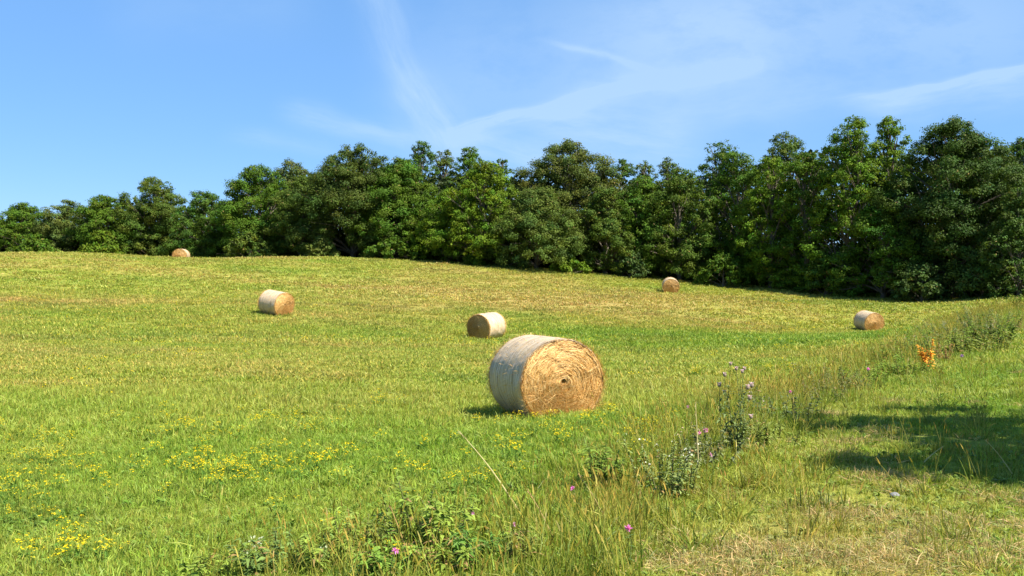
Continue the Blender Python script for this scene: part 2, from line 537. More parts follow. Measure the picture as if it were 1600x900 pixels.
def tree(name, label, cat, loc, H, W, tone, seed, base=0.06, top=0.5, lobes=18, lsize=0.175, dens=1.0, sparse=0.0, group=None, limb=(0.13, 0.11, 0.08), flat=0.62, shape='round', skirt=0):
    """H height, W half width; a trunk with limbs, and a crown of many leaf faces gathered in lumps"""
    rng = np.random.default_rng(seed)
    root = empty(name, loc)
    tag(root, label, cat, group)
    crown = Geo(); wood = Geo()
    z0 = base * H
    # lobes
    cs, rs = [], []
    for k in range(lobes):
        t = (k + 0.5) / lobes
        if shape == 'round':
            prof = math.sqrt(max(0.0, 1 - max(0.0, (t - 0.35) / 0.65) ** 2.4)) * (0.86 + 0.14 * min(1, t / 0.35))
        elif shape == 'tall':
            prof = (1 - t ** 2.6) * 0.66 + 0.40
        elif shape == 'skirt':
            prof = (1 - t ** 2.2) * 0.9 + 0.2
        az = k * 2.399 + rng.uniform(-0.5, 0.5)
        rl = W * (0.30 + 0.16 * rng.random()) * (1.0 if t < 0.75 else 0.85) * top * 2
        rl = min(rl, 0.26 * H)
        rad = max(0.0, W * prof - rl) * (0.80 + 0.35 * rng.random())
        z = z0 + rl * 0.55 + t * (H - z0 - rl * 1.4)
        cs.append((math.cos(az) * rad, math.sin(az) * rad, z)); rs.append(rl)
    cs.append((rng.normal() * 0.1 * W, rng.normal() * 0.1 * W, H - rs[-1] * 0.85)); rs.append(rs[-1] * 0.85)
    for k in range(skirt):                                   # low boughs that sweep down to the grass
        az = (k + rng.uniform(-0.3, 0.3)) * 2 * math.pi / skirt
        rl = min(W * rng.uniform(0.30, 0.42), 0.17 * H)
        rad = W * rng.uniform(0.45, 0.85)
        cs.append((math.cos(az) * rad, math.sin(az) * rad, rl * rng.uniform(0.55, 1.3))); rs.append(rl)
    cs = np.array(cs); rs = np.array(rs)
    # clumps on the lobes
    cc, cr, cn = [], [], []
    for c, r in zip(cs, rs):
        n = int(25 * dens * (r / (0.45 * W + 1e-6)) ** 1.0) + 6
        d = unit(rng.normal(size=(n, 3)) + np.array([0, 0, 0.35]))
        rr = r * (0.72 + 0.40 * rng.random(n))
        cc.append(c + d * rr[:, None] * np.array([1, 1, 0.85])); cn.append(d)
        cr.append(np.clip(r * rng.uniform(0.15, 0.45, n) * rng.uniform(0.8, 1.15), 0.22, 1.35))
    cc = np.concatenate(cc); cr = np.concatenate(cr); cn = np.concatenate(cn)
    keep = (cc[:, 2] > 0.15) & (rng.random(len(cc)) > sparse)
    cc, cr, cn = cc[keep], cr[keep], cn[keep]
    # leaves in the clumps
    nl = np.clip((cr / lsize) ** 2 * 11.0, 14, 300).astype(int)
    rep = np.repeat(np.arange(len(cc)), nl); N = len(rep)
    d = unit(rng.normal(size=(N, 3)))
    rad = rng.random(N) ** 0.42 * np.where(rng.random(N) < 0.2, rng.uniform(1.0, 1.6, N), 1.0)
    P = cc[rep] + d * (cr[rep] * rad * 0.9)[:, None] * np.array([1, 1, flat])
    P += rng.normal(size=(N, 3)) * 0.06
    nrm = unit(d * 0.9 + cn[rep] * 0.5 + rng.normal(size=(N, 3)) * 0.45 + np.array([0, 0, 0.45]))
    ct = rng.normal(size=len(cc)) * 0.13
    hue = rng.normal(size=len(cc)) * 0.10
    br = np.clip(1 + ct[rep] + rng.normal(size=N) * 0.16, 0.5, 1.7)
    tint = np.asarray(tone)[None] * np.array([[0.72, 0.80, 0.52]]) * (1.0 if np.max(tone) > 0.118 else 1.3) * br[:, None] * np.stack([1 + hue[rep] * 1.2, np.ones(N), 1 - hue[rep]], 1)
    old = rng.random(N) < 0.012
    tint[old] = np.array([0.22, 0.16, 0.05]) * rng.uniform(0.6, 1.2, (old.sum(), 1))
    ok = P[:, 2] > 0.05
    crown.leaves(P[ok], nrm[ok], lsize * rng.uniform(0.65, 1.35, ok.sum()), tint[ok], 0.62, rng)
    # inner shoots: dark leafy filling so that the crown is not hollow
    n = int(220 * dens)
    k = rng.integers(0, len(cs), n)
    P = cs[k] + unit(rng.normal(size=(n, 3))) * (rs[k] * rng.uniform(0.1, 0.7, n))[:, None]
    crown.leaves(P, unit(rng.normal(size=(n, 3))), lsize * rng.uniform(1.4, 2.4, n), np.asarray(tone)[None] * rng.uniform(0.8, 1.1, (n, 1)), 0.7, rng)
    # trunk and limbs
    lc = np.array(limb)
    tr = 0.018 * H + 0.04
    th = np.linspace(0, 1, 7)
    sway = rng.normal(size=2) * 0.03 * H
    tp = np.stack([sway[0] * th ** 2, sway[1] * th ** 2, -0.25 + th * H * 0.80], 1)
    wood.tube(tp, tr * (1.25 - 1.0 * th), lc, 8)
    for c, r in zip(cs, rs):
        f = np.clip((c[2] - 0.25 * H) / H, 0.08, 0.7) / 0.8
        s = np.array([np.interp(f, th, tp[:, 0]), np.interp(f, th, tp[:, 1]), np.interp(f, th, tp[:, 2])])
        tt = np.linspace(0, 1, 5)[:, None]
        mid = s + (c - s) * tt + np.array([0, 0, 0.10]) * np.sin(tt * np.pi) * np.linalg.norm(c - s)
        wood.tube(mid, tr * 0.5 * (1 - 0.7 * tt[:, 0]) * (1.1 - f * 0.5), lc, 5)
        for q_ in range(4):
            e = c + unit(rng.normal(size=3) + np.array([0, 0, 0.4])) * r * 0.95
            wood.tube(mid[2] + (e - mid[2]) * tt, tr * 0.2 * (1 - 0.75 * tt[:, 0]), lc, 4)
    link("trunk", wood.build("trunk", M_BARK, True), root)
    link("crown", crown.build("crown", M_LEAF), root)
    return root


# (pixel x, top y, half width px, depth, tone, shape, seed, options, name, label)
TREES = [
    # the back rank, seen only where it stands above the front one
    (655, 221, 30, 108, DARK, 'round', 11, dict(dens=0.9), 'dark narrow tree top rising beyond the big dark oak, left of two paler tops'),
    (692, 232, 26, 110, GREY, 'tall', 12, dict(sparse=0.2), 'greyish feathery tree top just right of the dark narrow top'),
    (731, 227, 30, 108, GREEN, 'round', 13, dict(), 'small round tree top standing above the lime green tree'),
    (786, 246, 22, 112, DARK, 'tall', 14, dict(sparse=0.35), 'thin spiky dark top between the lime green and the brownish dome tree'),
    (972, 246, 28, 108, DARK, 'round', 15, dict(sparse=0.25), 'dark ragged tree top just right of the brownish dome tree'),
    (1008, 252, 24, 108, OLIVE, 'tall', 16, dict(sparse=0.35), 'small thin brown tipped top in the lowest notch of the wood'),
    (1047, 246, 26, 106, GREY, 'tall', 17, dict(sparse=0.3), 'pale thin leaved top sticking up in the notch of the wood'),
    (1118, 219, 38, 104, DARK, 'round', 18, dict(sparse=0.3), 'dark open crowned tree with gaps rising right of the notch'),
    (1226, 206, 42, 100, OLIVE, 'round', 19, dict(), 'olive brown tree top behind, left of the tall two pronged tree'),
    (1592, 214, 50, 90, DARK, 'round', 20, dict(), 'dark tree behind at the right end of the wood'),
    (455, 250, 40, 116, GREY, 'tall', 21, dict(sparse=0.2), 'greyish tree top behind with a bare pale branch beside it'),
    # the front rank
    (-45, 322, 50, 120, GREEN, 'round', 29, dict(), 'green tree cut off by the left edge of the view'),
    (34, 318, 42, 120, GREEN, 'round', 30, dict(), 'green tree with a stepped top at the far left end of the wood'),
    (108, 311, 46, 118, GREY, 'round', 31, dict(), 'tree with a flat greyish brown top near the far left end'),
    (168, 303, 42, 116, GREEN, 'round', 32, dict(), 'mid green tree with jagged top left of the two peaked tree'),
    (240, 275, 50, 116, OLIVE, 'round', 33, dict(), 'olive tree with two peaks behind the far bale on the crest'),
    (322, 297, 46, 112, DARK, 'round', 34, dict(), 'low dark tree in the dip between the two peaked tree and a taller one'),
    (405, 257, 62, 108, GREEN, 'round', 35, dict(), 'broad rounded green tree stepping up left of the big dark oak'),
    (470, 272, 46, 104, OLIVE, 'round', 36, dict(), 'drooping olive tree against the left flank of the big dark oak'),
    (552, 225, 78, 102, np.array([0.058, 0.080, 0.017]), 'round', 37, dict(lobes=24), 'big dark domed oak, the tallest in the left half of the wood'),
    (625, 245, 62, 100, GREEN, 'skirt', 38, dict(lobes=22), 'bright green tree sloping down in tiers right of the big dark oak'),
    (700, 295, 50, 96, BRIGHT, 'skirt', 39, dict(), 'light green tree of layered sprays below the small round top'),
    (756, 254, 56, 93, LIME, 'round', 40, dict(lobes=20), 'lime green round headed tree, the yellowest in the wood'),
    (838, 292, 66, 91, np.array([0.085, 0.115, 0.026]), 'skirt', 41, dict(lobes=20), 'bushy sage green tree with foliage down to the grass'),
    (888, 219, 84, 99, np.array([0.088, 0.102, 0.026]), 'round', 42, dict(lobes=24, limb=(0.42, 0.38, 0.32)), 'brownish dome shaped tree with pale bare limbs showing'),
    (945, 290, 46, 93, OLIVE, 'skirt', 43, dict(), 'olive tree between the sage green bush and the dark hollow of the wood'),
    (1003, 272, 54, 95, GREEN, 'round', 44, dict(), 'green tree below the lowest notch of the wood'),
    (1062, 262, 58, 93, np.array([0.075, 0.110, 0.018]), 'round', 45, dict(lobes=20), 'green tree directly behind the bale at the foot of the wood'),
    (1150, 236, 58, 92, GREEN, 'round', 46, dict(lobes=20), 'full green tree right of the dark open crowned one'),
    (1205, 245, 46, 88, BRIGHT, 'tall', 47, dict(), 'bright green upright tree below the olive brown top'),
    (1262, 232, 52, 86, GREEN, 'round', 48, dict(lobes=20), 'green tree leaning on the left side of the tall two pronged tree'),
    (1333, 180, 58, 82, BRIGHT, 'tall', 49, dict(lobes=22, sparse=0.12), 'tallest bright green tree with an open gappy top'),
    (1393, 183, 44, 82, BRIGHT, 'tall', 50, dict(lobes=20, sparse=0.08), 'bright green pointed tree left of the largest round tree'),
    (1492, 185, 92, 77, np.array([0.055, 0.085, 0.020]), 'round', 51, dict(lobes=30), 'largest round dark green tree near the right end of the wood'),
    (1380, 300, 60, 79, GREEN, 'skirt', 52, dict(), 'low spreading tree in front of the pointed bright one'),
    (1592, 290, 52, 71, np.array([0.065, 0.10, 0.022]), 'skirt', 53, dict(), 'light green tree at the right end with leaves reaching the path'),
    (1680, 230, 80, 76, GREEN, 'round', 54, dict(), 'green tree beyond the right edge of the view'),
]
for (px, ty, hw, Y, tone, shp, seed, opt, lab) in TREES:
    x, y, z = spot(px, Y)
    ztop = EYE + (450 - ty) / FPX * Y
    H = ztop - z
    tree("broadleaf_tree", lab, "tree", (x, y, z - 0.1), H + 0.1, hw * (1.22 if Y < 100 or hw > 45 else 1.55) / FPX * Y, tone, seed, shape=shp, group="trees of the wood", skirt=((5 if px < 1000 else 4) if Y < 103 or px < 420 else 0), **opt)

BUSHES = [
    (160, 358, 38, 112, LIME * 0.8, 'yellowish low bush at the wood edge below the jagged tree'),
    (505, 368, 26, 98, GREY * 1.1, 'small pale bush in the shade under the big dark oak'),
    (740, 398, 16, 92, GREEN, 'tiny bush poking out of the wood edge below the lime tree'),
    (610, 372, 40, 96, GREEN * 0.9, 'spreading bush at the foot of the tiered bright green tree'),
    (890, 404, 32, 90, BRIGHT, 'low green bush at the grass edge right of the sage green tree'),
    (985, 392, 30, 91, np.array([0.06, 0.09, 0.03]), 'grey green bush glinting in the dark hollow of the wood'),
    (1130, 395, 40, 88, GREEN * 0.9, 'rounded bush below the full green tree'),
    (1440, 412, 42, 74.5, np.array([0.065, 0.095, 0.028]), 'grey green bush at the foot of the largest round tree'),
    (1535, 395, 46, 73, np.array([0.085, 0.115, 0.032]), 'pale leaved bush low down on the right flank of the largest round tree'),
    (1290, 390, 44, 82, DARK, 'dark bush in shade under the tall two pronged tree'),
    (55, 365, 40, 112, GREEN, 'low bush under the stepped top tree at the far left'),
    (390, 362, 44, 103, OLIVE, 'olive bush at the foot of the broad rounded tree'),
]
for i, (px, ty, hw, Y, tone, lab) in enumerate(BUSHES):
    x, y, z = spot(px, Y)
    H = EYE + (450 - ty) / FPX * Y - z
    tree("bush", lab, "bush", (x, y, z - 0.1), H + 0.1, hw / FPX * Y, tone, 300 + i, base=0.0, lobes=11, shape='skirt', lsize=0.24, group="bushes along the edge of the wood")

# the tree out of the frame on the right that shades the track
tree("broadleaf_tree", "tree beside the track just outside the right of the view, shading the grass", "tree", (9.5, 7.7, hz(9.5, 7.7) - 0.1), 7.6, 3.3, GREEN, 801, base=0.30, lobes=12, lsize=0.18, sparse=0.50)
tree("broadleaf_tree", "slender unseen tree added outside the right of the view to cast the lower shadow streak", "tree", (7.0, 6.5, hz(7.0, 6.5) - 0.1), 5.6, 1.35, GREEN, 802, base=0.42, lobes=6, lsize=0.16, sparse=0.55)  # second unseen tree, added to throw the lower streak of shadow

# filler leaves inside the wood, coloured dark to stand for the shade there
rng = np.random.default_rng(5)
mass = Geo()
line = np.array([(px, Y) for (px, Y) in [(-150, 128), (0, 126), (150, 124), (300, 120), (450, 114), (600, 108), (750, 103), (900, 102), (1050, 102), (1200, 97), (1350, 91), (1500, 85), (1600, 80), (1750, 80)]], float)
N = 110000
f = rng.random(N) * (len(line) - 1)
pxs = np.interp(f, np.arange(len(line)), line[:, 0]); Ys = np.interp(f, np.arange(len(line)), line[:, 1]) + rng.uniform(-3.5, 9, N)
low = rng.random(N) < 0.5
Ys = np.where(low, Ys - 4.5, Ys)
xs = (pxs - 800) / FPX * Ys
zs = height(xs, Ys)
skx = [-150, 0, 100, 200, 300, 360, 450, 520, 620, 740, 800, 880, 960, 1010, 1060, 1130, 1230, 1300, 1400, 1440, 1500, 1750]
sky_y = [330, 335, 325, 300, 315, 300, 275, 245, 250, 255, 268, 245, 265, 275, 275, 255, 235, 220, 215, 230, 210, 240]
hh = (EYE + (450 - np.interp(pxs, skx, sky_y) - 9) / FPX * Ys - zs) * (0.88 + 0.14 * vnoise(xs, Ys, 4.0, 9))
P = np.stack([xs, Ys, zs + np.where(low, np.minimum(hh, 3.5), hh) * rng.random(N)], 1)
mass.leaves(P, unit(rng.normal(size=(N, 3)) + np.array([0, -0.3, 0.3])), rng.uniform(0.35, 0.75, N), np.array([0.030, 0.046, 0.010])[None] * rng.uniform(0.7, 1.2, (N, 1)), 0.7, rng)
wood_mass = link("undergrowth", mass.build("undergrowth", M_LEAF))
tag(wood_mass, "dense undergrowth and saplings filling the inside of the wood, shade painted into the leaves", "undergrowth", kind='stuff')

# ------------------------------------------------------------------ hay bales
BR, BL = 0.64, 1.22        # radius and length


def bale_profile(th):
    """cross-section, a little sagged: wider than tall, flattened on the ground. th = 0 at +x, pi/2 up"""
    x = np.cos(th) * BR * 1.07; z = np.sin(th) * BR
    z = np.where(z < -0.90 * BR, -0.90 * BR + (z + 0.90 * BR) * 0.25, z)
    return x, z + 0.925 * BR


def net_material():
    m_ = D.materials.new("net_wrap"); m_.use_nodes = True
    t = m_.node_tree; b = NB(t); p = t.nodes['Principled BSDF']
    co = b.n('ShaderNodeTexCoord').outputs['Object']
    sp = b.n('ShaderNodeSeparateXYZ'); b.put(sp.inputs[0], co)
    st = b.comb(b.m('MULTIPLY', sp.outputs[0], 2.2), b.m('MULTIPLY', sp.outputs[1], 75.0), b.m('MULTIPLY', sp.outputs[2], 2.2))
    n1 = b.noise(st, 1.0, 5, 0.6)
    st2 = b.comb(b.m('MULTIPLY', sp.outputs[0], 5.0), b.m('MULTIPLY', sp.outputs[1], 9.0), b.m('MULTIPLY', sp.outputs[2], 5.0))
    n2 = b.noise(st2, 1.0, 5, 0.65)
    n3 = b.noise(co, 34.0, 3, 0.7)
    c = b.ramp(n1, [(0.30, (0.15, 0.105, 0.06)), (0.46, (0.37, 0.275, 0.17)), (0.68, (0.68, 0.56, 0.40))])
    c = b.mix(b.m('MULTIPLY', b.ss(n2, 0.44, 0.66), 0.6), c, (0.52, 0.36, 0.18, 1))
    c = b.mix(b.m('MULTIPLY', b.ss(n3, 0.55, 0.75), 0.35), c, (0.22, 0.16, 0.10, 1))
    b.put(p.inputs['Base Color'], c)
    p.inputs['Roughness'].default_value = 0.5
    p.inputs['Specular IOR Level'].default_value = 0.3
    bu = b.n('ShaderNodeBump'); bu.inputs['Strength'].default_value = 0.7; bu.inputs['Distance'].default_value = 0.012
    b.put(bu.inputs['Height'], b.m('ADD', n1, b.m('MULTIPLY', n3, 0.6)))
    t.links.new(bu.outputs[0], p.inputs['Normal'])
    return m_


def face_material():
    m_ = D.materials.new("hay_face"); m_.use_nodes = True
    t = m_.node_tree; b = NB(t); p = t.nodes['Principled BSDF']
    co = b.n('ShaderNodeTexCoord').outputs['Object']
    sp = b.n('ShaderNodeSeparateXYZ'); b.put(sp.inputs[0], co)
    zc = b.m('SUBTRACT', sp.outputs[2], 0.925 * BR)
    rr = b.m('SQRT', b.m('ADD', b.m('MULTIPLY', sp.outputs[0], sp.outputs[0]), b.m('MULTIPLY', zc, zc)))
    th = b.m('ARCTAN2', zc, sp.outputs[0])
    warp = b.m('MULTIPLY', b.m('SUBTRACT', b.noise(co, 5.0, 3), 0.5), 0.07)
    spi = b.m('ADD', b.m('MULTIPLY_ADD', th, 0.0095, rr), warp)
    lay = b.noise(b.comb(b.m('MULTIPLY', spi, 62.0), b.m('MULTIPLY', th, 2.2), 0.0), 1.0, 4, 0.6)
    fine = b.noise(co, 60.0, 3, 0.7)
    c = b.ramp(lay, [(0.26, (0.36, 0.18, 0.042)), (0.46, (0.54, 0.295, 0.078)), (0.68, (0.66, 0.40, 0.125))])
    c = b.mix(b.m('MULTIPLY', b.ss(fine, 0.52, 0.75), 0.5), c, (0.72, 0.45, 0.15, 1))
    b.put(p.inputs['Base Color'], c)
    p.inputs['Roughness'].default_value = 0.8
    p.inputs['Specular IOR Level'].default_value = 0.2
    bu = b.n('ShaderNodeBump'); bu.inputs['Strength'].default_value = 0.8; bu.inputs['Distance'].default_value = 0.02
    b.put(bu.inputs['Height'], lay)
    t.links.new(bu.outputs[0], p.inputs['Normal'])
    return m_


M_NET, M_FACE = net_material(), face_material()
STRAWS = np.array([(0.66, 0.385, 0.115), (0.57, 0.31, 0.080), (0.72, 0.45, 0.155), (0.44, 0.22, 0.055), (0.77, 0.54, 0.23)])


def bale_meshes(seed):
    rng = np.random.default_rng(seed)
    nt, na = 160, 46
    th = np.linspace(0, 2 * np.pi, nt, endpoint=False)
    ya_ = np.linspace(-BL / 2, BL / 2, na)
    T, Ya = np.meshgrid(th, ya_)
    x, z = bale_profile(T)
    zc = z - 0.925 * BR
    e = np.clip((np.abs(Ya) - (BL / 2 - 0.05)) / 0.05, 0, 1)
    k = 1 - 0.035 * e ** 2
    k += 0.010 * (vnoise(Ya * 1.0, np.cos(T) * 1.5 + np.sin(T) * 0.7, 0.05, seed) - 0.5) + 0.028 * (vnoise(np.cos(T) * 2 + 5, np.sin(T) * 2 + Ya * 2, 0.5, seed + 3) - 0.5)
    k += 0.010 * (vnoise(Ya + 3, Ya * 0 + 0.3, 0.085, seed + 5) - 0.5)
    V = np.stack([x * k, Ya, np.maximum(zc * k + 0.925 * BR, 0.0)], -1).reshape(-1, 3)
    i = np.arange(na - 1)[:, None] * nt; j = np.arange(nt)[None]; j2 = (j + 1) % nt
    qq = np.stack([i + j, i + j2, i + nt + j2, i + nt + j], -1).reshape(-1, 4)
    wrap = mesh("net_wrap", V, qq, [M_NET], None, None, True)
    out = [("net_wrap", wrap)]
    # the two rolled faces
    for s in (-1, 1):
        nr, nt2 = 64, 200
        r = np.linspace(0.004, 0.985, nr); t2 = np.linspace(0, 2 * np.pi, nt2, endpoint=False)
        Rr, T2 = np.meshgrid(r, t2, indexing='ij')
        x, z = bale_profile(T2); zc = (z - 0.925 * BR) * Rr; x = x * Rr
        dome = 0.03 * (1 - Rr ** 2) - 0.05 * np.clip((Rr - 0.93) / 0.055, 0, 1) ** 2
        spi = Rr * BR + 0.045 * T2 / (2 * np.pi) + 0.05 * (vnoise(x, zc, 0.3, seed + 8) - 0.5)
        rg = 0.003 * np.sin(spi * 2 * np.pi / 0.045) * np.clip(Rr * 5, 0, 1)
        lump = 0.07 * (fbm(x, zc, 0.28, seed + 11) - 0.5) + 0.010 * (vnoise(x, zc, 0.05, seed + 12) - 0.5)
        hole = -0.05 * np.exp(-(Rr / 0.07) ** 2)
        yv = s * (BL / 2 - 0.012 + dome + rg + lump + hole)
        V = np.stack([x, yv, np.maximum(zc + 0.925 * BR, 0.0)], -1).reshape(-1, 3)
        i = np.arange(nr - 1)[:, None] * nt2; j = np.arange(nt2)[None]; j2 = (j + 1) % nt2
        qq = np.stack([i + j, i + nt2 + j, i + nt2 + j2, i + j2], -1).reshape(-1, 4)
        if s < 0:
            pass
        else:
            qq = qq[:, ::-1]
        face = mesh("rolled_face", V, qq, [M_FACE], None, None, True)
        # straws that lie in the roll
        G_ = Geo()
        n = 6500
        r0 = np.sqrt(rng.random(n)) * 0.96; a0 = rng.random(n) * 2 * np.pi
        ln = rng.uniform(0.06, 0.22, n); wd = rng.uniform(0.0025, 0.0055, n)
        dev = rng.normal(size=n) * 0.34 + np.where(rng.random(n) < 0.25, rng.normal(size=n) * 0.8, 0)
        rows = []
        ii = np.clip((r0 * (nr - 1)).astype(int), 0, nr - 1); jj = (a0 / (2 * np.pi) * nt2).astype(int) % nt2
        yb = yv[ii, jj]
        lift = rng.uniform(0.002, 0.020, n)
        tang0 = None
        rp = r0.copy(); ap = a0.copy()
        for k_ in range(4):
            f_ = k_ / 3 - 0.5
            aa = a0 + f_ * ln / (np.maximum(r0, 0.12) * BR) * np.cos(dev)
            ra = np.clip(r0 + f_ * ln * np.sin(dev) / BR, 0.0, 0.99)
            xx, zz = bale_profile(aa); zz = (zz - 0.925 * BR) * ra + 0.925 * BR; xx = xx * ra
            ii = np.clip((ra * (nr - 1)).astype(int), 0, nr - 1); jj = (aa / (2 * np.pi) * nt2).astype(int) % nt2
            yy_ = yv[ii, jj] + s * (lift + 0.004)
            er = np.stack([np.cos(aa + dev), np.zeros(n), np.sin(aa + dev)], 1)
            c = np.stack([xx, yy_, zz], 1)
            rows.append(c - er * wd[:, None] / 2 + np.array([0, s * 0.002, 0])); rows.append(c + er * wd[:, None] / 2)
        v = np.stack(rows, 1).reshape(-1, 3); v[:, 2] = np.maximum(v[:, 2], 0.0)
        o = (np.arange(n) * 8)[:, None, None]
        q8 = np.array([[0, 1, 3, 2], [2, 3, 5, 4], [4, 5, 7, 6]])[None]
        col = STRAWS[rng.integers(0, len(STRAWS), n)] * rng.uniform(0.75, 1.15, (n, 1))
        G_.add(v, (o + q8).reshape(-1, 4), np.repeat(col, 8, 0))
        straw = G_.build("loose_straw", M_STRAW)
        out.append(("rolled_face", face, straw))
    # fringe of straw at the two rims and a few stalks through the net
    F = Geo()
    for s in (-1, 1):
        n = 1100
        a0 = rng.random(n) * 2 * np.pi
        xx, zz = bale_profile(a0)
        rad = np.stack([np.cos(a0), np.zeros(n), np.sin(a0)], 1); tan = np.stack([-np.sin(a0), np.zeros(n), np.cos(a0)], 1)
        b0 = np.stack([xx * 0.97, s * (BL / 2 - rng.uniform(0.0, 0.05, n)), (zz - 0.925 * BR) * 0.97 + 0.925 * BR], 1)
        dd = unit(rad * rng.uniform(0.05, 0.55, (n, 1)) + tan * rng.choice([-1, 1], (n, 1)) * rng.uniform(0.5, 1, (n, 1)) + np.array([0, s * 1.0, 0]) * rng.uniform(-0.1, 0.7, (n, 1)))
        F.blades(b0, dd, unit(np.cross(dd, rad)), rng.uniform(0.05, 0.22, n), rng.uniform(0.003, 0.008, n), STRAWS[rng.integers(0, 5, n)] * rng.uniform(0.7, 1.1, (n, 1)), 0.15)
    n = 1300
    a0 = rng.random(n) * 2 * np.pi; yv0 = rng.uniform(-BL / 2, BL / 2, n)
    xx, zz = bale_profile(a0)
    rad = np.stack([np.cos(a0), np.zeros(n), np.sin(a0)], 1)
    dd = unit(rad * 0.25 + unit(rng.normal(size=(n, 3))))
    dd = np.where((dd * rad).sum(1, keepdims=True) < 0.05, dd - rad * ((dd * rad).sum(1, keepdims=True) - 0.1), dd)
    F.blades(np.stack([xx, yv0, zz], 1) * np.array([0.99, 1, 1]), unit(dd), unit(np.cross(dd, rad)), rng.uniform(0.03, 0.09, n), rng.uniform(0.003, 0.006, n), STRAWS[rng.integers(0, 5, n)] * rng.uniform(0.8, 1.2, (n, 1)), 0.2)
    fr = F.build("straw_fringe", M_STRAW)
    out.append(("straw_fringe", fr))
    return out


def build_bale(ms, loc, yaw, label, sc=1.0, pitch=0.0, roll=0.0):
    root = empty("hay_bale", loc)
    root.rotation_euler = (pitch, roll, yaw)
    root.scale = (sc, sc, sc)
    tag(root, label, "hay bale", "round hay bales on the field")
    for it in ms:
        o = link(it[0], it[1], root)
        if len(it) == 3:
            link("loose_straw", it[2], o)
    return root


BM = [bale_meshes(3), bale_meshes(8)]
# pixel x of the bale's middle, depth, angle between its axis and the sight line (+: right face turned away to the left), label
BALES = [
    (853, 15.6, 26, 0, 1.065, "big near hay bale in white net, its golden rolled face turned to the viewer"),
    (760, 45.0, -37, 1, 1.0, "hay bale just behind the big one, showing a brown shaded face on its left side"),
    (431, 50.0, 42, 0, 1.0, "hay bale alone on the left slope with white top and orange face on the right"),
    (1357, 60.5, 33, 1, 1.0, "hay bale in the green dip before the right end of the wood, its side dark"),
    (1047, 79.5, 5, 0, 1.0, "small hay bale close to the foot of the wood, seen face on with white top"),
    (283, 93.0, -14, 1, 1.0, "tiny hay bale half sunk behind the crest against the left part of the wood"),
]
for (px, Y, ang, k, sc, lab) in BALES:
    x, y, z = spot(px, Y)
    bear = math.atan2(x, y)               # sight line bearing to the right
    yaw = -bear + R(ang)
    ax, ay = -math.sin(yaw), math.cos(yaw)
    pitch = math.atan2(hz(x + ax * 2, y + ay * 2) - hz(x - ax * 2, y - ay * 2), 4.0)
    pitch += 0.075 if Y < 20 else 0.05
    roll = -math.atan2(hz(x + ay * 2, y - ax * 2) - hz(x - ay * 2, y + ax * 2), 4.0)
    build_bale(BM[k], (x, y, z - 0.03), yaw, lab, sc, pitch, roll)

# ------------------------------------------------------------------ grass
proto_col = D.collections.new("grass_prototypes")


def tuft(name, seed, n, h, wd, spread, drymix, lean=0.5, seg=2, stalks=0):
    rng = np.random.default_rng(seed)
    G_ = Geo()
    a = rng.random(n) * 2 * np.pi
    r = np.sqrt(rng.random(n)) * spread
    base = np.stack([np.cos(a) * r, np.sin(a) * r, np.full(n, -0.015)], 1)
    a2 = a + rng.normal(size=n) * 1.0
    l = np.abs(rng.normal(size=n)) * lean
    dd = unit(np.stack([np.cos(a2) * l, np.sin(a2) * l, np.ones(n)], 1))
    a3 = rng.random(n) * np.pi
    side = unit(np.cross(dd, np.stack([np.cos(a3), np.sin(a3), np.zeros(n)], 1)))
    c = np.where(rng.random((n, 1)) < drymix, np.array([[1.42, 1.14, 1.25]]), np.array([[0.92, 1.0, 0.9]])) * rng.uniform(0.6, 1.32, (n, 1))
    G_.blades(base, dd, side, h * rng.uniform(0.4, 1.3, n), wd * rng.uniform(0.7, 1.3, n), c, 0.35, seg)
    if stalks:
        a = rng.random(stalks) * 2 * np.pi; r = np.sqrt(rng.random(stalks)) * spread
        base = np.stack([np.cos(a) * r, np.sin(a) * r, np.zeros(stalks)], 1)
        dd = unit(np.stack([rng.normal(size=stalks) * 0.25, rng.normal(size=stalks) * 0.25, np.ones(stalks)], 1))
        side = unit(np.cross(dd, rng.normal(size=(stalks, 3))))
        ln = h * rng.uniform(1.1, 1.9, stalks)
        cc = np.array([[1.6, 1.25, 1.4]]) * rng.uniform(0.7, 1.1, (stalks, 1))
        G_.blades(base, dd, side, ln, np.full(stalks, wd * 0.55), cc, 0.18, 3)
        tip = base + dd * (ln * 0.80)[:, None] + np.array([0, 0, -0.18 * 0.64]) * ln[:, None]
        G_.blades(tip, unit(dd + rng.normal(size=(stalks, 3)) * 0.1), side, ln * 0.2, np.full(stalks, wd * 1.2), cc * np.array([[1.05, 0.85, 0.8]]), 0.3, 2)
    o = D.objects.new(name, G_.build(name, M_GRASS))
    proto_col.objects.link(o)
    return o


# prototypes are picked by index in alphabetical order
for k in range(4):
    tuft(f"tuft_a{k}", 100 + k, 24, 0.125, 0.0090, 0.10, 0.22, 0.7)            # 0-3 near field sward
for k in range(4):
    tuft(f"tuft_b{k}", 120 + k, 30, 0.10, 0.020, 0.24, 0.22, 0.6)              # 4-7 middle distance
for k in range(3):
    tuft(f"tuft_c{k}", 140 + k, 34, 0.12, 0.045, 0.50, 0.25, 0.6)              # 8-10 far
for k in range(4):
    tuft(f"tuft_d{k}", 160 + k, 34, 0.26, 0.0085, 0.12, 0.30, 0.55, 3, 5)      # 11-14 rough grass with stalks
for k in range(3):
    tuft(f"tuft_e{k}", 180 + k, 30, 0.085, 0.0045, 0.13, 0.55, 2.2)              # 15-17 cut straw lying flat

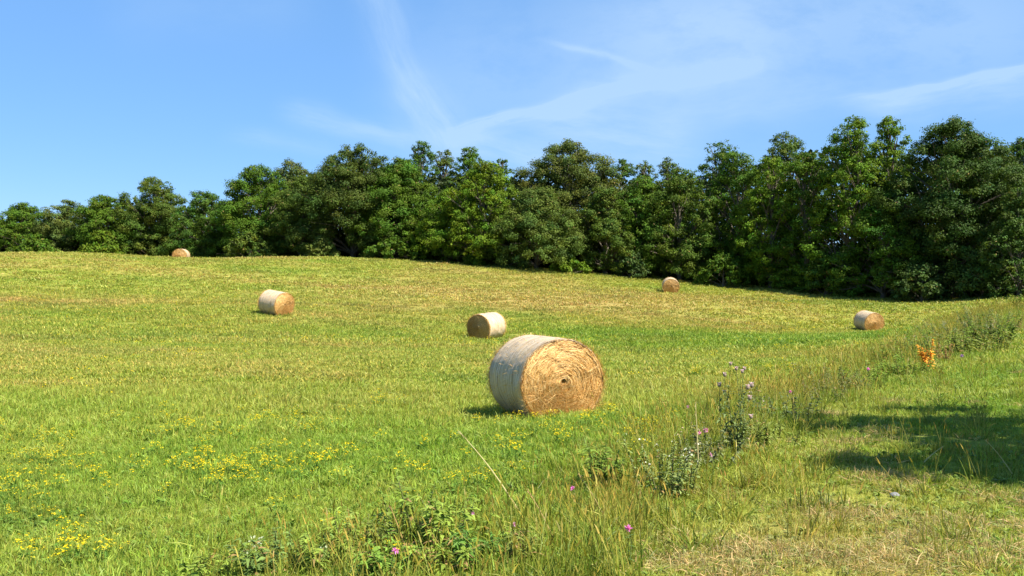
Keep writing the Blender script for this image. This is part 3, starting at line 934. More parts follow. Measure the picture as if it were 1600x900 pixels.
for k in range(3):
    fr_ = np.random.default_rng(220 + k); n = 15
    fa = fr_.random(n) * 2 * np.pi; up_ = fr_.uniform(0.15, 1.6, n)
    fd = unit(np.stack([np.cos(fa), np.sin(fa), up_], 1))
    fg = Geo()
    fg.blades(np.stack([np.cos(fa) * 0.02, np.sin(fa) * 0.02, fr_.uniform(0.0, 0.06, n)], 1), fd, unit(np.cross(fd, np.array([0, 0, 1.0])) + fr_.normal(size=(n, 3)) * 0.25), fr_.uniform(0.06, 0.15, n), fr_.uniform(0.016, 0.034, n),
              np.array([[0.72, 0.90, 0.85]]) * fr_.uniform(0.7, 1.25, (n, 1)), 0.55, 4)
    fo_ = D.objects.new(f"tuft_f{k}", fg.build(f"tuft_f{k}", M_GRASS)); proto_col.objects.link(fo_)     # 18-20 broad-leaved forbs


def scatter_group():
    t = D.node_groups.new("scatter_tufts", 'GeometryNodeTree')
    t.interface.new_socket(name="Geometry", in_out='INPUT', socket_type='NodeSocketGeometry')
    t.interface.new_socket(name="Geometry", in_out='OUTPUT', socket_type='NodeSocketGeometry')
    gi = t.nodes.new('NodeGroupInput'); go = t.nodes.new('NodeGroupOutput')
    ci = t.nodes.new('GeometryNodeCollectionInfo')
    ci.inputs['Collection'].default_value = proto_col
    ci.inputs['Separate Children'].default_value = True
    ci.inputs['Reset Children'].default_value = True
    ip = t.nodes.new('GeometryNodeInstanceOnPoints')
    ip.inputs['Pick Instance'].default_value = True

    def na(nm, typ):
        n = t.nodes.new('GeometryNodeInputNamedAttribute'); n.data_type = typ
        n.inputs['Name'].default_value = nm
        return n.outputs[0]
    t.links.new(gi.outputs[0], ip.inputs['Points'])
    t.links.new(ci.outputs[0], ip.inputs['Instance'])
    t.links.new(na('pick', 'INT'), ip.inputs['Instance Index'])
    t.links.new(na('turn', 'FLOAT_VECTOR'), ip.inputs['Rotation'])
    t.links.new(na('size', 'FLOAT_VECTOR'), ip.inputs['Scale'])
    t.links.new(ip.outputs[0], go.inputs[0])
    return t


SC = scatter_group()


def scatter(name, P, pick, size, tint, label, cat, seed=0, leanback=0.0):
    rng = np.random.default_rng(seed + 900)
    n = len(P)
    me = D.meshes.new(name)
    me.vertices.add(n); me.vertices.foreach_set('co', np.asarray(P, np.float32).ravel())
    a = me.attributes.new('pick', 'INT', 'POINT'); a.data.foreach_set('value', np.asarray(pick, np.int32))
    turn = np.stack([rng.normal(size=n) * 0.08, rng.normal(size=n) * 0.08, rng.random(n) * 6.283], 1)
    a = me.attributes.new('turn', 'FLOAT_VECTOR', 'POINT'); a.data.foreach_set('vector', turn.astype(np.float32).ravel())
    size = np.asarray(size, float)
    if size.ndim == 1:
        size = np.repeat(size[:, None], 3, 1)
    a = me.attributes.new('size', 'FLOAT_VECTOR', 'POINT'); a.data.foreach_set('vector', size.astype(np.float32).ravel())
    a = me.attributes.new('itint', 'FLOAT_COLOR', 'POINT')
    a.data.foreach_set('color', np.concatenate([tint, np.ones((n, 1))], 1).astype(np.float32).ravel())
    o = link(name, me)
    md = o.modifiers.new("scatter", 'NODES'); md.node_group = SC
    tag(o, label, cat, kind='stuff')
    return o


def sample(density, y0, y1, margin=1.28, seed=0, xmin=-1e9, xmax=1e9):
    rng = np.random.default_rng(seed)
    hw = 0.5333 * margin * y1 + 0.8
    n = int(density * (2 * hw) * (y1 - y0))
    x = rng.uniform(-hw, hw, n); y = rng.uniform(y0, y1, n)
    k = np.abs(x) < 0.5333 * margin * y + 0.8
    return x[k], y[k]


bales_xy = [spot(b[0], b[1])[:2] for b in BALES]


def grass_block(dens, y0, y1, pick0, npick, sc, seed):
    x, y = sample(dens, y0, y1, seed=seed)
    rng = np.random.default_rng(seed + 1)
    d = dryness(x, y)
    z = height(x, y)
    n = len(x)
    tint = field_colour(np.clip(d + rng.normal(size=n) * 0.10, 0, 1)) * np.where(y[:, None] < 13, rng.uniform(0.72, 1.22, (n, 1)), rng.uniform(0.86, 1.13, (n, 1)))
    lumps = fbm(x, y, 0.9, 61)
    lush = ssn(fbm(x * 0.5, y * 1.1, 3.2, 111), 0.54, 0.74)[:, None]
    tint = tint * (1 - lush * np.array([[0.22, 0.14, 0.15]]))
    tawny = ssn(fbm(x * 0.4, y * 1.2, 2.6, 131), 0.56, 0.78)[:, None] * ssn(y, 16, 30)[:, None]
    tint = tint * (1 - tawny * np.array([[-0.05, 0.07, -0.10]]))
    s = sc * rng.uniform(0.7, 1.25, n) * (0.65 + 0.75 * lumps)
    bs = bank_side(x, y)
    s *= 1 - 0.25 * ssn(bs, 0.3, 1.0) * (y < 20)
    pick = pick0 + rng.integers(0, npick, n)
    if y1 <= 21:
        forb = rng.random(n) < (0.03 if y0 > 8 else 0.05) + (0.05 if y0 > 8 else 0.12) * ssn(fbm(x, y, 1.4, 151), 0.45, 0.7) + 0.10 * (bs > 0)
        pick = np.where(forb, 18 + rng.integers(0, 3, n), pick)
        s = np.where(forb, np.clip(s * 0.75, 0.45, 0.8), s)
        keep = (bs < 0) | (fbm(x, y, 0.45, 161) + 0.25 * rng.random(n) > 0.42)
        x, y, z, pick, s, tint = x[keep], y[keep], z[keep], pick[keep], s[keep], tint[keep]
    return np.stack([x, y, z], 1), pick, s, tint


blocks = [grass_block(230, 3.6, 9, 0, 4, 0.85, 1), grass_block(150, 9, 14, 0, 4, 1.0, 2), grass_block(70, 14, 21, 0, 4, 1.5, 3),
          grass_block(30, 21, 36, 4, 4, 1.15, 4), grass_block(13, 36, 60, 4, 4, 1.7, 5), grass_block(5.5, 60, 100, 8, 3, 1.2, 6)]
scatter("meadow_grass", np.concatenate([b[0] for b in blocks]), np.concatenate([b[1] for b in blocks]), np.concatenate([b[2] for b in blocks]),
        np.concatenate([b[3] for b in blocks]), "short sunlit mown grass covering the whole hay field", "grass", 1)

# rough tall grass along the edge of the bank
rng = np.random.default_rng(77)
xs_, ys_ = [], []
for (dens, y0, y1) in [(60, 4.5, 10), (40, 10, 18), (22, 18, 32), (10, 32, 62)]:
    x, y = sample(dens, y0, y1, seed=int(y0 * 10) + 500)
    b_ = bank_side(x, y)
    wdt = 0.55 + 0.03 * y
    pr = np.exp(-(b_ / wdt) ** 2) * (0.35 + 1.1 * fbm(x, y, 1.3, 91)) * 0.8 + 0.05 * ((b_ > 0) & (y < 25))
    pr += 0.5 * blob(x, y, -0.9, 6.6, 1.1, 0.8)
    k = rng.random(len(x)) < pr
    xs_.append(x[k]); ys_.append(y[k])
x = np.concatenate(xs_); y = np.concatenate(ys_); n = len(x)
d = np.clip(0.24 + 0.9 * (fbm(x, y, 1.2, 93) - 0.5) + rng.normal(size=n) * 0.12, 0, 1)
scatter("rough_grass", np.stack([x, y, height(x, y)], 1), 11 + rng.integers(0, 4, n), rng.uniform(0.6, 1.15, n) * (1 + 0.022 * np.clip(y - 9, 0, 60)), field_colour(d) * rng.uniform(0.6, 1.0, (n, 1)),
        "taller rough grass with dry seed stalks along the edge of the bank", "grass", 2)

# mown straw lying on the track side
x, y = sample(190, 3.8, 18, seed=640)
b_ = bank_side(x, y)
pr = ssn(b_, 0.3, 1.4) * ssn(fbm(x, y, 0.8, 95) + 0.30 * blob(x, y, 1.5, 5.7, 1.4, 0.8) + 0.12 * blob(x, y, 2.9, 7.2, 1.2, 0.7), 0.62, 0.88)
k = rng.random(len(x)) < pr * 0.8
x, y = x[k], y[k]; n = len(x)
scatter("cut_straw", np.stack([x, y, height(x, y) + 0.03], 1), 15 + rng.integers(0, 3, n), rng.uniform(0.7, 1.3, n), np.array([[0.37, 0.31, 0.125]]) * rng.uniform(0.7, 1.2, (n, 1)),
        "dry cut straw lying in brown patches on the trackside grass", "straw", 3)

# ------------------------------------------------------------------ flowers and weeds
YEL = np.array([0.66, 0.50, 0.012])


def yellow_flower_mesh(seed, big=1.0):
    rng = np.random.default_rng(seed)
    G_ = Geo()
    n = 7
    base = np.stack([rng.normal(size=n) * 0.05, rng.normal(size=n) * 0.03, np.full(n, -0.01)], 1)
    dd = unit(np.stack([rng.normal(size=n) * 0.3, rng.normal(size=n) * 0.3, np.ones(n)], 1))
    ln = rng.uniform(0.11, 0.20, n)
    side = unit(np.cross(dd, rng.normal(size=(n, 3))))
    G_.blades(base, dd, side, ln, np.full(n, 0.006), np.tile([[0.10, 0.18, 0.03]], (n, 1)), 0.05, 2)
    tips = base + dd * ln[:, None]
    for t_ in tips:
        for k in range(5):
            a = k * math.pi / 2.5 + rng.random()
            c = t_ + np.array([math.cos(a), math.sin(a), 0]) * 0.009 * big + rng.normal(size=3) * 0.008
            G_.leaves(c[None], unit(np.array([[math.cos(a) * 0.3, math.sin(a) * 0.3, 1]])), np.array([0.015 * big]), (YEL * rng.uniform(0.8, 1.15))[None], 0.8, rng)
    m2 = 14
    a = rng.random(m2) * 6.28
    c = np.stack([np.cos(a) * 0.05, np.sin(a) * 0.05, rng.uniform(0.02, 0.11, m2)], 1)
    G_.leaves(c, unit(rng.normal(size=(m2, 3)) + np.array([0, 0, 1])), rng.uniform(0.03, 0.05, m2), np.tile([[0.10, 0.19, 0.03]], (m2, 1)), 0.4, rng)
    return G_.build("yellow_wildflower", M_PETAL)


YF = [yellow_flower_mesh(400 + k, 1.0 + 0.25 * (k % 3)) for k in range(5)]
# patches: pixel centre, spread in pixels, count, label
PATCH = [
    (425, 722, 95, 30, 36, "yellow wildflower in the dense patch on the mown grass left of centre"),
    (350, 748, 40, 14, 18, "yellow wildflower below the dense patch, in a darker green tuft"),
    (255, 668, 34, 14, 14, "yellow wildflower in the small upper patch on the left grass"),
    (80, 728, 40, 16, 20, "yellow wildflower in the patch close to the left edge"),
    (45, 785, 40, 20, 14, "yellow wildflower in the loose patch low at the left edge"),
    (100, 875, 46, 20, 12, "yellow wildflower in the bottom left corner"),
    (20, 690, 30, 10, 12, "yellow wildflower at the left edge above the other patches"),
    (460, 662, 50, 14, 20, "yellow wildflower above the dense patch, towards the bales"),
    (602, 632, 16, 6, 10, "yellow wildflower in the short streak left of the big bale"),
    (780, 655, 22, 6, 8, "yellow wildflower beside the shaded foot of the big bale"),
    (905, 668, 60, 16, 26, "yellow wildflower in front of the big bale's golden face"),
    (830, 690, 60, 20, 14, "yellow wildflower in the sward before the big bale, nearer the viewer"),
    (1085, 586, 8, 2, 6, "yellow wildflower in a bright spot right of the big bale"),
    (1235, 582, 26, 3, 16, "yellow wildflower in the long bright streak on the field beyond the thistle"),
    (1230, 548, 34, 6, 14, "yellow wildflower in the farther streak of the green dip"),
    (560, 745, 90, 50, 12, "yellow wildflower scattered singly between the dense patch and the weeds"),
    (740, 760, 50, 20, 8, "yellow wildflower among the tall weeds at the foot of the view"),
    (200, 760, 80, 40, 12, "yellow wildflower scattered singly over the lower left grass"),
    (990, 690, 40, 20, 8, "yellow wildflower at the field edge by the white flowered bush"),
]
rng = np.random.default_rng(12)
for (px, py, sx_, sy_, n, lab) in PATCH:
    for k in range(n):
        x, y, z = ray(px + rng.normal() * sx_ * 0.95, min(895, py + rng.normal() * sy_ * 0.85))
        o = link("yellow_wildflower", YF[rng.integers(0, 5)], None, (x, y, z), (0, 0, rng.random() * 6.28))
        s = rng.uniform(0.75, 1.2)
        o.scale = (s, s, s)
        tag(o, lab, "wildflower", "yellow flowers: " + lab[len("yellow wildflower "):])
# the rest, too many and too small to count
x, y = sample(0.9, 19, 75, seed=70)
pr = ssn(fbm(x, y, 5.0, 71), 0.48, 0.72) * (bank_side(x, y) < -0.5)
k = rng.random(len(x)) < pr
x, y = x[k], y[k]
Fl = Geo()
for (a, b_, c_) in zip(x, y, height(x, y)):
    m2 = 5
    P = np.array([a, b_, c_ + 0.13]) + rng.normal(size=(m2, 3)) * np.array([0.10, 0.10, 0.03])
    Fl.leaves(P, unit(rng.normal(size=(m2, 3)) * 0.5 + np.array([0, -0.5, 1])), rng.uniform(0.018, 0.036, m2) * (1 + b_ * 0.01), np.tile(YEL * rng.uniform(0.7, 1.0), (m2, 1)), 0.8, rng)
tag(link("distant_wildflowers", Fl.build("distant_wildflowers", M_PETAL)), "countless tiny yellow flowers sprinkled over the middle of the field", "wildflowers", kind='stuff')


def leafy_weed(label, px, py, H, nst, spread, leaf, tone, seed, narrow=0.4, cat="weed", name="leafy_weed", stemcol=(0.16, 0.17, 0.06), per=36, tips=None, lean=0.22, at=None, dry=0.05):
    """several leafy stems from one root: a stems mesh and a leaves mesh"""
    rng = np.random.default_rng(seed)
    x, y, z = at if at else ray(px, py)
    root = empty(name, (x, y, z - 0.02), rng.random() * 6.28)
    tag(root, label, cat)
    st, lv, fl = Geo(), Geo(), Geo()
    for k in range(nst):
        a = rng.random() * 6.28; r = math.sqrt(rng.random()) * spread
        b0 = np.array([math.cos(a) * r, math.sin(a) * r, 0])
        h = H * rng.uniform(0.55, 1.0)
        dd = np.array([math.cos(a) * lean * rng.uniform(0.2, 1.6) + rng.normal() * 0.07, math.sin(a) * lean * rng.uniform(0.2, 1.6) + rng.normal() * 0.07, 1.0])
        t_ = np.linspace(0, 1, 6)[:, None]
        pth = b0 + dd * h * t_ + np.array([dd[0], dd[1], -0.35]) * h * 0.35 * t_ ** 2
        st.tube(pth, (0.006 * (1 - 0.7 * t_[:, 0])) * (0.6 + H), np.array(stemcol) * rng.uniform(0.8, 1.2), 5)
        f = rng.uniform(0.12, 1.0, per)
        c = np.stack([np.interp(f, t_[:, 0], pth[:, i]) for i in range(3)], 1)
        a2 = rng.random(per) * 6.28
        out_ = np.stack([np.cos(a2), np.sin(a2), rng.uniform(0.1, 0.7, per)], 1)
        ll = leaf * rng.uniform(0.6, 1.3, per) * (1.25 - 0.7 * f)
        col = np.asarray(tone)[None] * rng.uniform(0.7, 1.3, (per, 1)) * np.array([[1, 1, 1]])
        dk = rng.random(per) < dry
        col[dk] = np.array([0.35, 0.22, 0.09])
        lv.blades(c, unit(out_), unit(np.cross(out_, np.array([0, 0, 1.0])) + rng.normal(size=(per, 3)) * 0.3), ll, ll * narrow, col, 0.45, 3)
        if tips is not None and rng.random() < tips[2]:
            m2 = tips[1]
            P = pth[-1] + rng.normal(size=(m2, 3)) * np.array([0.02, 0.02, 0.03]) * (0.5 + H)
            fl.leaves(P, unit(rng.normal(size=(m2, 3)) + np.array([0, 0, 0.6])), rng.uniform(0.012, 0.026, m2), np.asarray(tips[0])[None] * rng.uniform(0.75, 1.15, (m2, 1)), 0.8, rng)
    link("stems", st.build("stems", M_WEED, True), root)
    link("leaves", lv.build("leaves", M_WEED), root)
    if fl.v:
        link("blossoms", fl.build("blossoms", M_PETAL), root)
    return root


WG = np.array([0.250, 0.330, 0.052]); WD = np.array([0.180, 0.260, 0.040]); WS = np.array([0.23, 0.28, 0.085]); WY = np.array([0.20, 0.24, 0.05])
leafy_weed("dark green leafy weed with curled top, tallest of the clump at the bottom", 655, 862, 0.62, 8, 0.07, 0.10, WD, 1, 0.35)
leafy_weed("dark drooping leafed weed left of the tallest one", 618, 842, 0.52, 6, 0.06, 0.085, WD, 2, 0.4)
leafy_weed("broad clump of mid green weeds right of the tallest dark one", 712, 868, 0.44, 10, 0.16, 0.11, WG, 3, 0.3)
leafy_weed("bushy fern leaved weed clump left of the lowest pink flower", 540, 885, 0.38, 14, 0.24, 0.10, WG, 4, 0.25)
leafy_weed("bluish green weed clump at the very bottom, left of the fern leaved one", 450, 895, 0.34, 14, 0.26, 0.09, np.array([0.18, 0.26, 0.065]), 5, 0.3, tips=((0.45, 0.48, 0.30), 5, 0.3))
leafy_weed("rusty stemmed weed clump at the bottom edge below the dark ones", 690, 895, 0.32, 12, 0.2, 0.10, WG, 6, 0.3, stemcol=(0.28, 0.14, 0.06), dry=0.2)
leafy_weed("feathery bright green weed beside the dark leaved clump", 735, 885, 0.32, 9, 0.12, 0.15, np.array([0.12, 0.23, 0.04]), 7, 0.16)
leafy_weed("dark fern like weed standing up at the field edge before the white flowered bush", 940, 765, 0.52, 8, 0.12, 0.13, WD, 8, 0.25)
leafy_weed("low dark weed in the grass right of the fern like one", 985, 760, 0.36, 9, 0.16, 0.09, WD, 9, 0.35)
leafy_weed("pale grey leaved bush with small white flowers on the bank edge", 1040, 778, 0.56, 18, 0.26, 0.055, WS, 10, 0.5, tips=((0.62, 0.60, 0.46), 5, 0.6), per=44)
leafy_weed("pale sprawling weed with dry seed heads behind the white flowered bush", 1100, 725, 0.40, 14, 0.3, 0.07, np.array([0.18, 0.20, 0.09]), 11, 0.35, tips=((0.45, 0.34, 0.22), 6, 0.5))
leafy_weed("grey green bushy weed right of the thistle", 1235, 655, 0.48, 14, 0.40, 0.08, np.array([0.14, 0.18, 0.07]), 12, 0.35, tips=((0.42, 0.33, 0.30), 5, 0.4), per=30)
leafy_weed("brownish seeding weed between the grey green one and the orange dock", 1300, 628, 0.46, 12, 0.4, 0.08, np.array([0.17, 0.18, 0.07]), 13, 0.3, dry=0.2, tips=((0.40, 0.28, 0.16), 6, 0.6))
leafy_weed("dark green spiky weed left of the orange dock", 1405, 588, 0.55, 18, 0.55, 0.12, WD, 14, 0.3)
leafy_weed("tall dark weed behind the orange dock", 1470, 552, 0.90, 24, 0.7, 0.15, WD, 15, 0.28)
leafy_weed("pale tipped bushy weed above the orange dock", 1508, 540, 1.0, 34, 1.1, 0.15, np.array([0.16, 0.19, 0.07]), 16, 0.3, tips=((0.55, 0.48, 0.34), 10, 0.7), per=30)
leafy_weed("darkest tall bushy weed at the right end of the weedy strip", 1549, 540, 1.15, 30, 0.6, 0.17, WD * 0.6, 17, 0.35, per=34)
leafy_weed("yellowish weed below the darkest one at the end of the strip", 1530, 550, 0.7, 22, 0.8, 0.16, WY, 18, 0.3)
leafy_weed("low green weed at the near end of the weedy strip, by the magenta flower", 1350, 600, 0.42, 16, 0.5, 0.10, WG, 19, 0.3)
leafy_weed("reddish brown dock gone to seed right of the orange one", 1480, 566, 0.52, 9, 0.22, 0.07, np.array([0.34, 0.20, 0.09]), 20, 0.5, cat="dock plant", name="dock_plant", stemcol=(0.30, 0.13, 0.06), per=30)
leafy_weed("bright orange withered dock standing like a flame on the bank", 1450, 580, 0.80, 7, 0.05, 0.10, np.array([0.78, 0.40, 0.06]), 21, 0.45, cat="dock plant", name="dock_plant", stemcol=(0.55, 0.22, 0.04), per=64, lean=0.035, dry=0.0)
leafy_weed("yellow green weed patch between the grey green bushy weed and the track", 1190, 690, 0.34, 16, 0.35, 0.08, WY, 25, 0.3)
leafy_weed("tangled olive weed on the bank left of the magenta flower", 1325, 612, 0.44, 20, 0.5, 0.09, np.array([0.16, 0.19, 0.06]), 26, 0.28, dry=0.15)
leafy_weed("low sprawling weed hiding the foot of the orange dock", 1425, 584, 0.36, 22, 0.6, 0.10, WG * 0.9, 27, 0.3)
leafy_weed("yellow green leafy weed between the drooping dark one and the fern leaved clump", 585, 868, 0.36, 12, 0.16, 0.10, WY * 1.1, 31, 0.3)
leafy_weed("light green narrow leaved weed behind the broad mid green clump", 700, 828, 0.34, 12, 0.18, 0.12, WG, 32, 0.18)
leafy_weed("bright green leafy weed at the bottom between the two bottom edge clumps", 610, 897, 0.26, 14, 0.2, 0.10, np.array([0.19, 0.30, 0.045]), 33, 0.32)
leafy_weed("olive weed with dry leaves right of the feathery bright green one", 790, 880, 0.30, 12, 0.18, 0.10, WY, 34, 0.25, dry=0.2)
leafy_weed("small round leaved weed below the pale pink flower", 812, 862, 0.22, 10, 0.14, 0.06, WG, 35, 0.6)
leafy_weed("soft green weed clump in the grass left of the bluish one", 350, 893, 0.24, 12, 0.24, 0.09, WG, 36, 0.3)
leafy_weed("broad pale bushy weed where the weedy strip meets the tawny plant", 1535, 515, 1.1, 30, 1.0, 0.16, np.array([0.20, 0.24, 0.08]), 41, 0.3, tips=((0.5, 0.42, 0.3), 6, 0.5))
leafy_weed("mid green weed mass between the spiky weed and the light green bushy one", 1415, 566, 0.62, 26, 0.7, 0.12, WG * 0.75, 42, 0.28)
leafy_weed("sprawling bramble like weed on the bank edge above the brownish seeding weed", 1290, 604, 0.50, 22, 0.5, 0.09, np.array([0.17, 0.21, 0.06]), 43, 0.35, tips=((0.45, 0.33, 0.25), 5, 0.4))
leafy_weed("light green bushy weed filling the middle of the weedy strip", 1440, 556, 0.7, 22, 0.7, 0.13, np.array([0.17, 0.22, 0.05]), 23, 0.3, tips=((0.5, 0.42, 0.3), 6, 0.4))
leafy_weed("dry tawny seeding plant right of the darkest weed, towards the path", 1578, 520, 0.8, 14, 0.6, 0.12, np.array([0.34, 0.24, 0.10]), 24, 0.2, stemcol=(0.40, 0.28, 0.12))
leafy_weed("leafy spray of a hedge plant at the right edge beside the track", 1596, 482, 1.2, 14, 0.5, 0.22, WG * 0.8, 22, 0.5, per=34)


def thistle():
    rng = np.random.default_rng(61)
    x, y, z = ray(1150, 706)
    root = empty("thistle", (x, y, z - 0.02))
    tag(root, "tall branching thistle with mauve flower heads standing above the bank", "thistle")
    sc = y / FPX
    st, lv = Geo(), Geo()
    heads = [(1140, 566), (1147, 573), (1163, 574), (1158, 578), (1131, 583), (1163, 601), (1177, 601), (1125, 600), (1134, 612), (1170, 619), (1175, 650)]
    p0 = np.array([0, 0, 0.0]); pm = np.array([0.0, 0.02, 0.52])
    t_ = np.linspace(0, 1, 7)[:, None]
    for i, (hx, hy) in enumerate(heads):
        e = np.array([(hx - 1150) * sc, rng.normal() * 0.08, (706 - hy) * sc])
        fork = np.array([rng.normal() * 0.05 + e[0] * 0.25, rng.normal() * 0.04, e[2] * rng.uniform(0.25, 0.6)])
        pth = np.where(t_ < 0.5, p0 + (fork - p0) * t_ * 2, fork + (e - fork) * (t_ - 0.5) * 2)
        st.tube(pth, 0.0055 * (1.1 - 0.75 * t_[:, 0]), np.array([0.22, 0.24, 0.10]), 5)
        n = 34
        f = rng.uniform(0.06, 0.95, n)
        c = np.stack([np.interp(f, t_[:, 0], pth[:, k]) for k in range(3)], 1)
        a2 = rng.random(n) * 6.28
        o_ = unit(np.stack([np.cos(a2), np.sin(a2), rng.uniform(0.2, 0.9, n)], 1))
        ll = rng.uniform(0.06, 0.16, n) * (1.25 - 0.75 * f)
        lv.blades(c, o_, unit(np.cross(o_, np.array([0, 0, 1.0]))), ll, ll * 0.26, np.array([[0.17, 0.22, 0.075]]) * rng.uniform(0.7, 1.3, (n, 1)), 0.4, 3)
        h = Geo()
        hr = 0.022 * rng.uniform(0.7, 1.15)
        zz = np.linspace(-1, 0.6, 6)
        h.tube(np.stack([np.zeros(6), np.zeros(6), zz * hr], 1), hr * np.sqrt(np.clip(1 - zz ** 2 * 0.95, 0.02, 1)), np.array([0.30, 0.24, 0.18]), 8)
        m2 = 40
        a3 = rng.random(m2) * 6.28
        dd = unit(np.stack([np.cos(a3) * 0.7, np.sin(a3) * 0.7, rng.uniform(0.5, 1.2, m2)], 1))
        h.blades(np.tile([[0, 0, 0.3 * hr]], (m2, 1)), dd, unit(np.cross(dd, rng.normal(size=(m2, 3)))), hr * rng.uniform(1.1, 1.9, m2), np.full(m2, 0.007), np.array([[0.78, 0.56, 0.66]]) * rng.uniform(0.7, 1.25, (m2, 1)), 0.1, 2)
        link("flower_head", h.build("flower_head", M_PETAL), root, tuple(e))
    link("stems", st.build("stems", M_WEED, True), root)
    link("leaves", lv.build("leaves", M_WEED), root)


thistle()


def pink_flower(px, py, label, seed, size=0.02, col=(0.72, 0.22, 0.55), drop=0.22):
    """a flower head at the pixel, on a stem that stands drop metres above the ground"""
    rng = np.random.default_rng(seed)
    Y = np.arange(4, 40, 0.03)
    x_ = (px - 800) / FPX * Y; zz = EYE - (py - 450) / FPX * Y - drop
    g_ = height(x_, Y)
    i = int(np.argmax(g_ >= zz))
    root = empty("pink_wildflower", (float(x_[i]), float(Y[i]), float(g_[i])), rng.random() * 6)
    tag(root, label, "wildflower", "pink flowers along the bank")
    st, h = Geo(), Geo()
    t_ = np.linspace(0, 1, 5)[:, None]
    e = np.array([0, 0, drop])
    st.tube(e * t_ + np.array([0.03, 0, 0]) * np.sin(t_ * 3.1), 0.0028, np.array([0.14, 0.19, 0.06]), 4)
    n = 8
    a = rng.random(n) * 6.28
    o_ = unit(np.stack([np.cos(a), np.sin(a), rng.uniform(0.1, 0.6, n)], 1))
    st.blades(np.stack([np.zeros(n), np.zeros(n), rng.uniform(0.2, 0.85, n) * drop], 1), o_, unit(np.cross(o_, [0, 0, 1.0])), rng.uniform(0.03, 0.07, n), np.full(n, 0.012), np.tile([[0.11, 0.18, 0.05]], (n, 1)), 0.4, 2)
    m2 = 46
    d_ = unit(rng.normal(size=(m2, 3)) + np.array([0, 0, 0.5]))
    h.blades(np.tile(e[None], (m2, 1)), d_, unit(np.cross(d_, rng.normal(size=(m2, 3)))), size * rng.uniform(0.8, 1.3, m2), np.full(m2, size * 0.38), np.array(col)[None] * rng.uniform(0.75, 1.25, (m2, 1)), 0.1, 2)
    link("stem", st.build("stem", M_WEED), root)
    link("flower_head", h.build("flower_head", M_PETAL), root)


PINK = [
    (618, 861, "lowest pink flower, left of the rusty weeds at the bottom", 0.021), (895, 763, "pink flower on the field edge above and left of the brightest one", 0.021),
    (982, 826, "brightest pink flower, beside the straw strewn track", 0.023), (803, 820, "pale pink flower among dry stalks right of the dark weeds", 0.017),
    (1103, 673, "pink flower head just left of the thistle's foot", 0.026), (1075, 636, "small mauve flower left of the thistle, over the field", 0.022),
    (1235, 612, "single rose pink flower right of the thistle", 0.024), (1357, 577, "magenta flower at the near end of the weedy strip", 0.036),
    (1093, 677, "smaller pink flower head touching the one left of the thistle", 0.020), (1503, 556, "violet flower right of the withered docks", 0.035),
    (738, 802, "faded pink flower in the gap of the dark weeds", 0.018), (1110, 712, "dull pink flower low down below the thistle", 0.020),
]
for i, (px, py, lab, s) in enumerate(PINK):
    pink_flower(px, py, lab, 500 + i, s, (0.40, 0.20, 0.50) if 'violet' in lab else ((0.62, 0.33, 0.50) if ('pale' in lab or 'dull' in lab or 'faded' in lab or 'mauve' in lab) else (0.78, 0.22, 0.58)))


def stalk(px0, py0, px1, py1, label, seed, rad=0.004, col=(0.55, 0.46, 0.20)):
    """a dry grass stalk whose foot is at the first pixel"""
    x, y, z = ray(px0, py0)
    root = empty("grass_stalk", (x, y, z))
    tag(root, label, "grass stalk")
    s = y / FPX
    e = np.array([(px1 - px0) * s, -0.02, (py0 - py1) * s])
    t_ = np.linspace(0, 1, 9)[:, None]
    G_ = Geo()
    G_.tube(e * t_ + np.array([0, 0, 0.05]) * np.sin(t_ * 3.14) * np.linalg.norm(e), rad * (1.1 - 0.75 * t_[:, 0]), np.array(col), 5)
    link("stem", G_.build("stem", M_STRAW), root)
    rng = np.random.default_rng(seed)
    H_ = Geo(); n = 22
    f = rng.uniform(0.86, 1.0, n)
    dd = unit(unit(e)[None] + rng.normal(size=(n, 3)) * 0.25)
    H_.blades(e[None] * f[:, None] + np.array([0, 0, 0.05]) * np.sin(f * 3.14)[:, None] * np.linalg.norm(e), dd, unit(np.cross(dd, rng.normal(size=(n, 3)))), np.full(n, 0.03), np.full(n, 0.005), np.array([col]) * rng.uniform(0.7, 1.1, (n, 1)), 0.1)
    link("seed_head", H_.build("seed_head", M_STRAW), root)


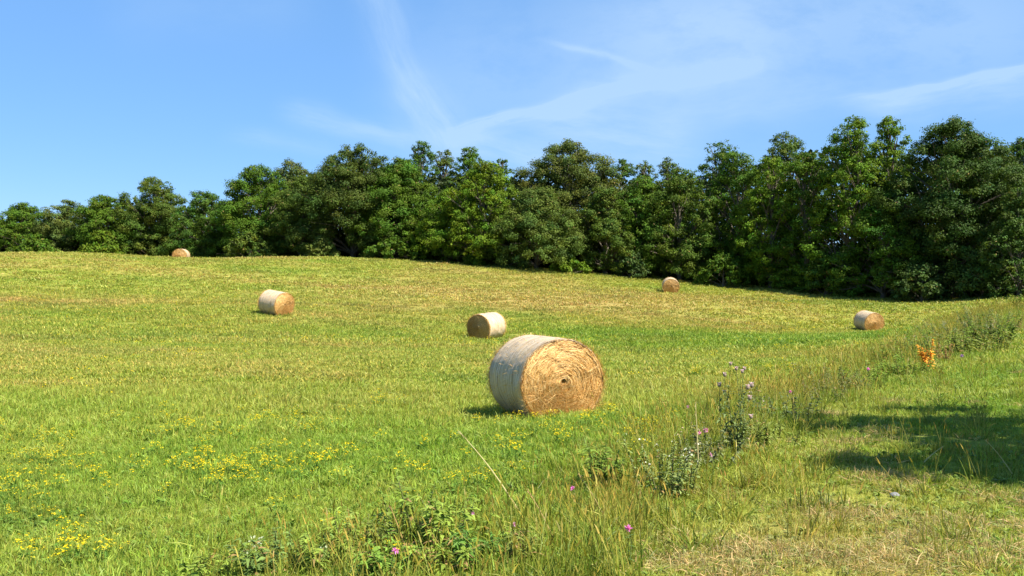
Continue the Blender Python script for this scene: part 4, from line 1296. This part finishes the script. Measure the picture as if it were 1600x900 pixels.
stalk(818, 812, 718, 676, "long pale dry stalk leaning left before the big bale", 1, 0.006)
stalk(1092, 742, 1086, 630, "straight pale upright stalk left of the thistle", 2, 0.006)
stalk(640, 880, 610, 792, "dry rusty stalk among the dark weeds", 3, 0.005, (0.45, 0.28, 0.10))
stalk(1582, 742, 1540, 690, "single pale stalk bending in the shade at the right edge", 4, 0.005)
stalk(1440, 728, 1470, 700, "short pale stalk lying at the edge of the shade", 5, 0.006)
stalk(870, 855, 826, 770, "brown dry stalk right of the pale pink flower", 6, 0.004, (0.45, 0.30, 0.12))
stalk(948, 815, 905, 742, "thin straw stalk left of the brightest pink flower", 7, 0.004, (0.50, 0.36, 0.15))

# the pale stone on the track
rng = np.random.default_rng(8)
x, y, z = ray(1398, 779)
u = np.linspace(0, np.pi, 9); v_ = np.linspace(0, 2 * np.pi, 14, endpoint=False)
Uu, Vv = np.meshgrid(u, v_, indexing='ij')
rr_ = 1 + 0.22 * (vnoise(np.cos(Vv) * np.sin(Uu) * 2 + 3, np.sin(Vv) * 2 + np.cos(Uu) * 2, 0.9, 3) - 0.5)
V = np.stack([0.05 * rr_ * np.sin(Uu) * np.cos(Vv), 0.035 * rr_ * np.sin(Uu) * np.sin(Vv), 0.022 * rr_ * np.cos(Uu)], -1).reshape(-1, 3)
i = np.arange(8)[:, None] * 14; j = np.arange(14)[None]; j2 = (j + 1) % 14
sm = D.materials.new("stone"); sm.use_nodes = True
sb = NB(sm.node_tree)
sb.put(sm.node_tree.nodes['Principled BSDF'].inputs['Base Color'], sb.ramp(sb.noise(sb.n('ShaderNodeTexCoord').outputs['Object'], 40, 4), [(0.3, (0.09, 0.09, 0.09)), (0.7, (0.20, 0.20, 0.19))]))
sm.node_tree.nodes['Principled BSDF'].inputs['Roughness'].default_value = 0.8
tag(link("stone", mesh("stone", V, np.stack([i + j, i + 14 + j, i + 14 + j2, i + j2], -1).reshape(-1, 4), [sm], None, None, True), None, (x, y, z + 0.022), (0.1, 0.1, 0.4)),
    "small grey stone lying on the trackside grass below the tree's shadow", "stone")
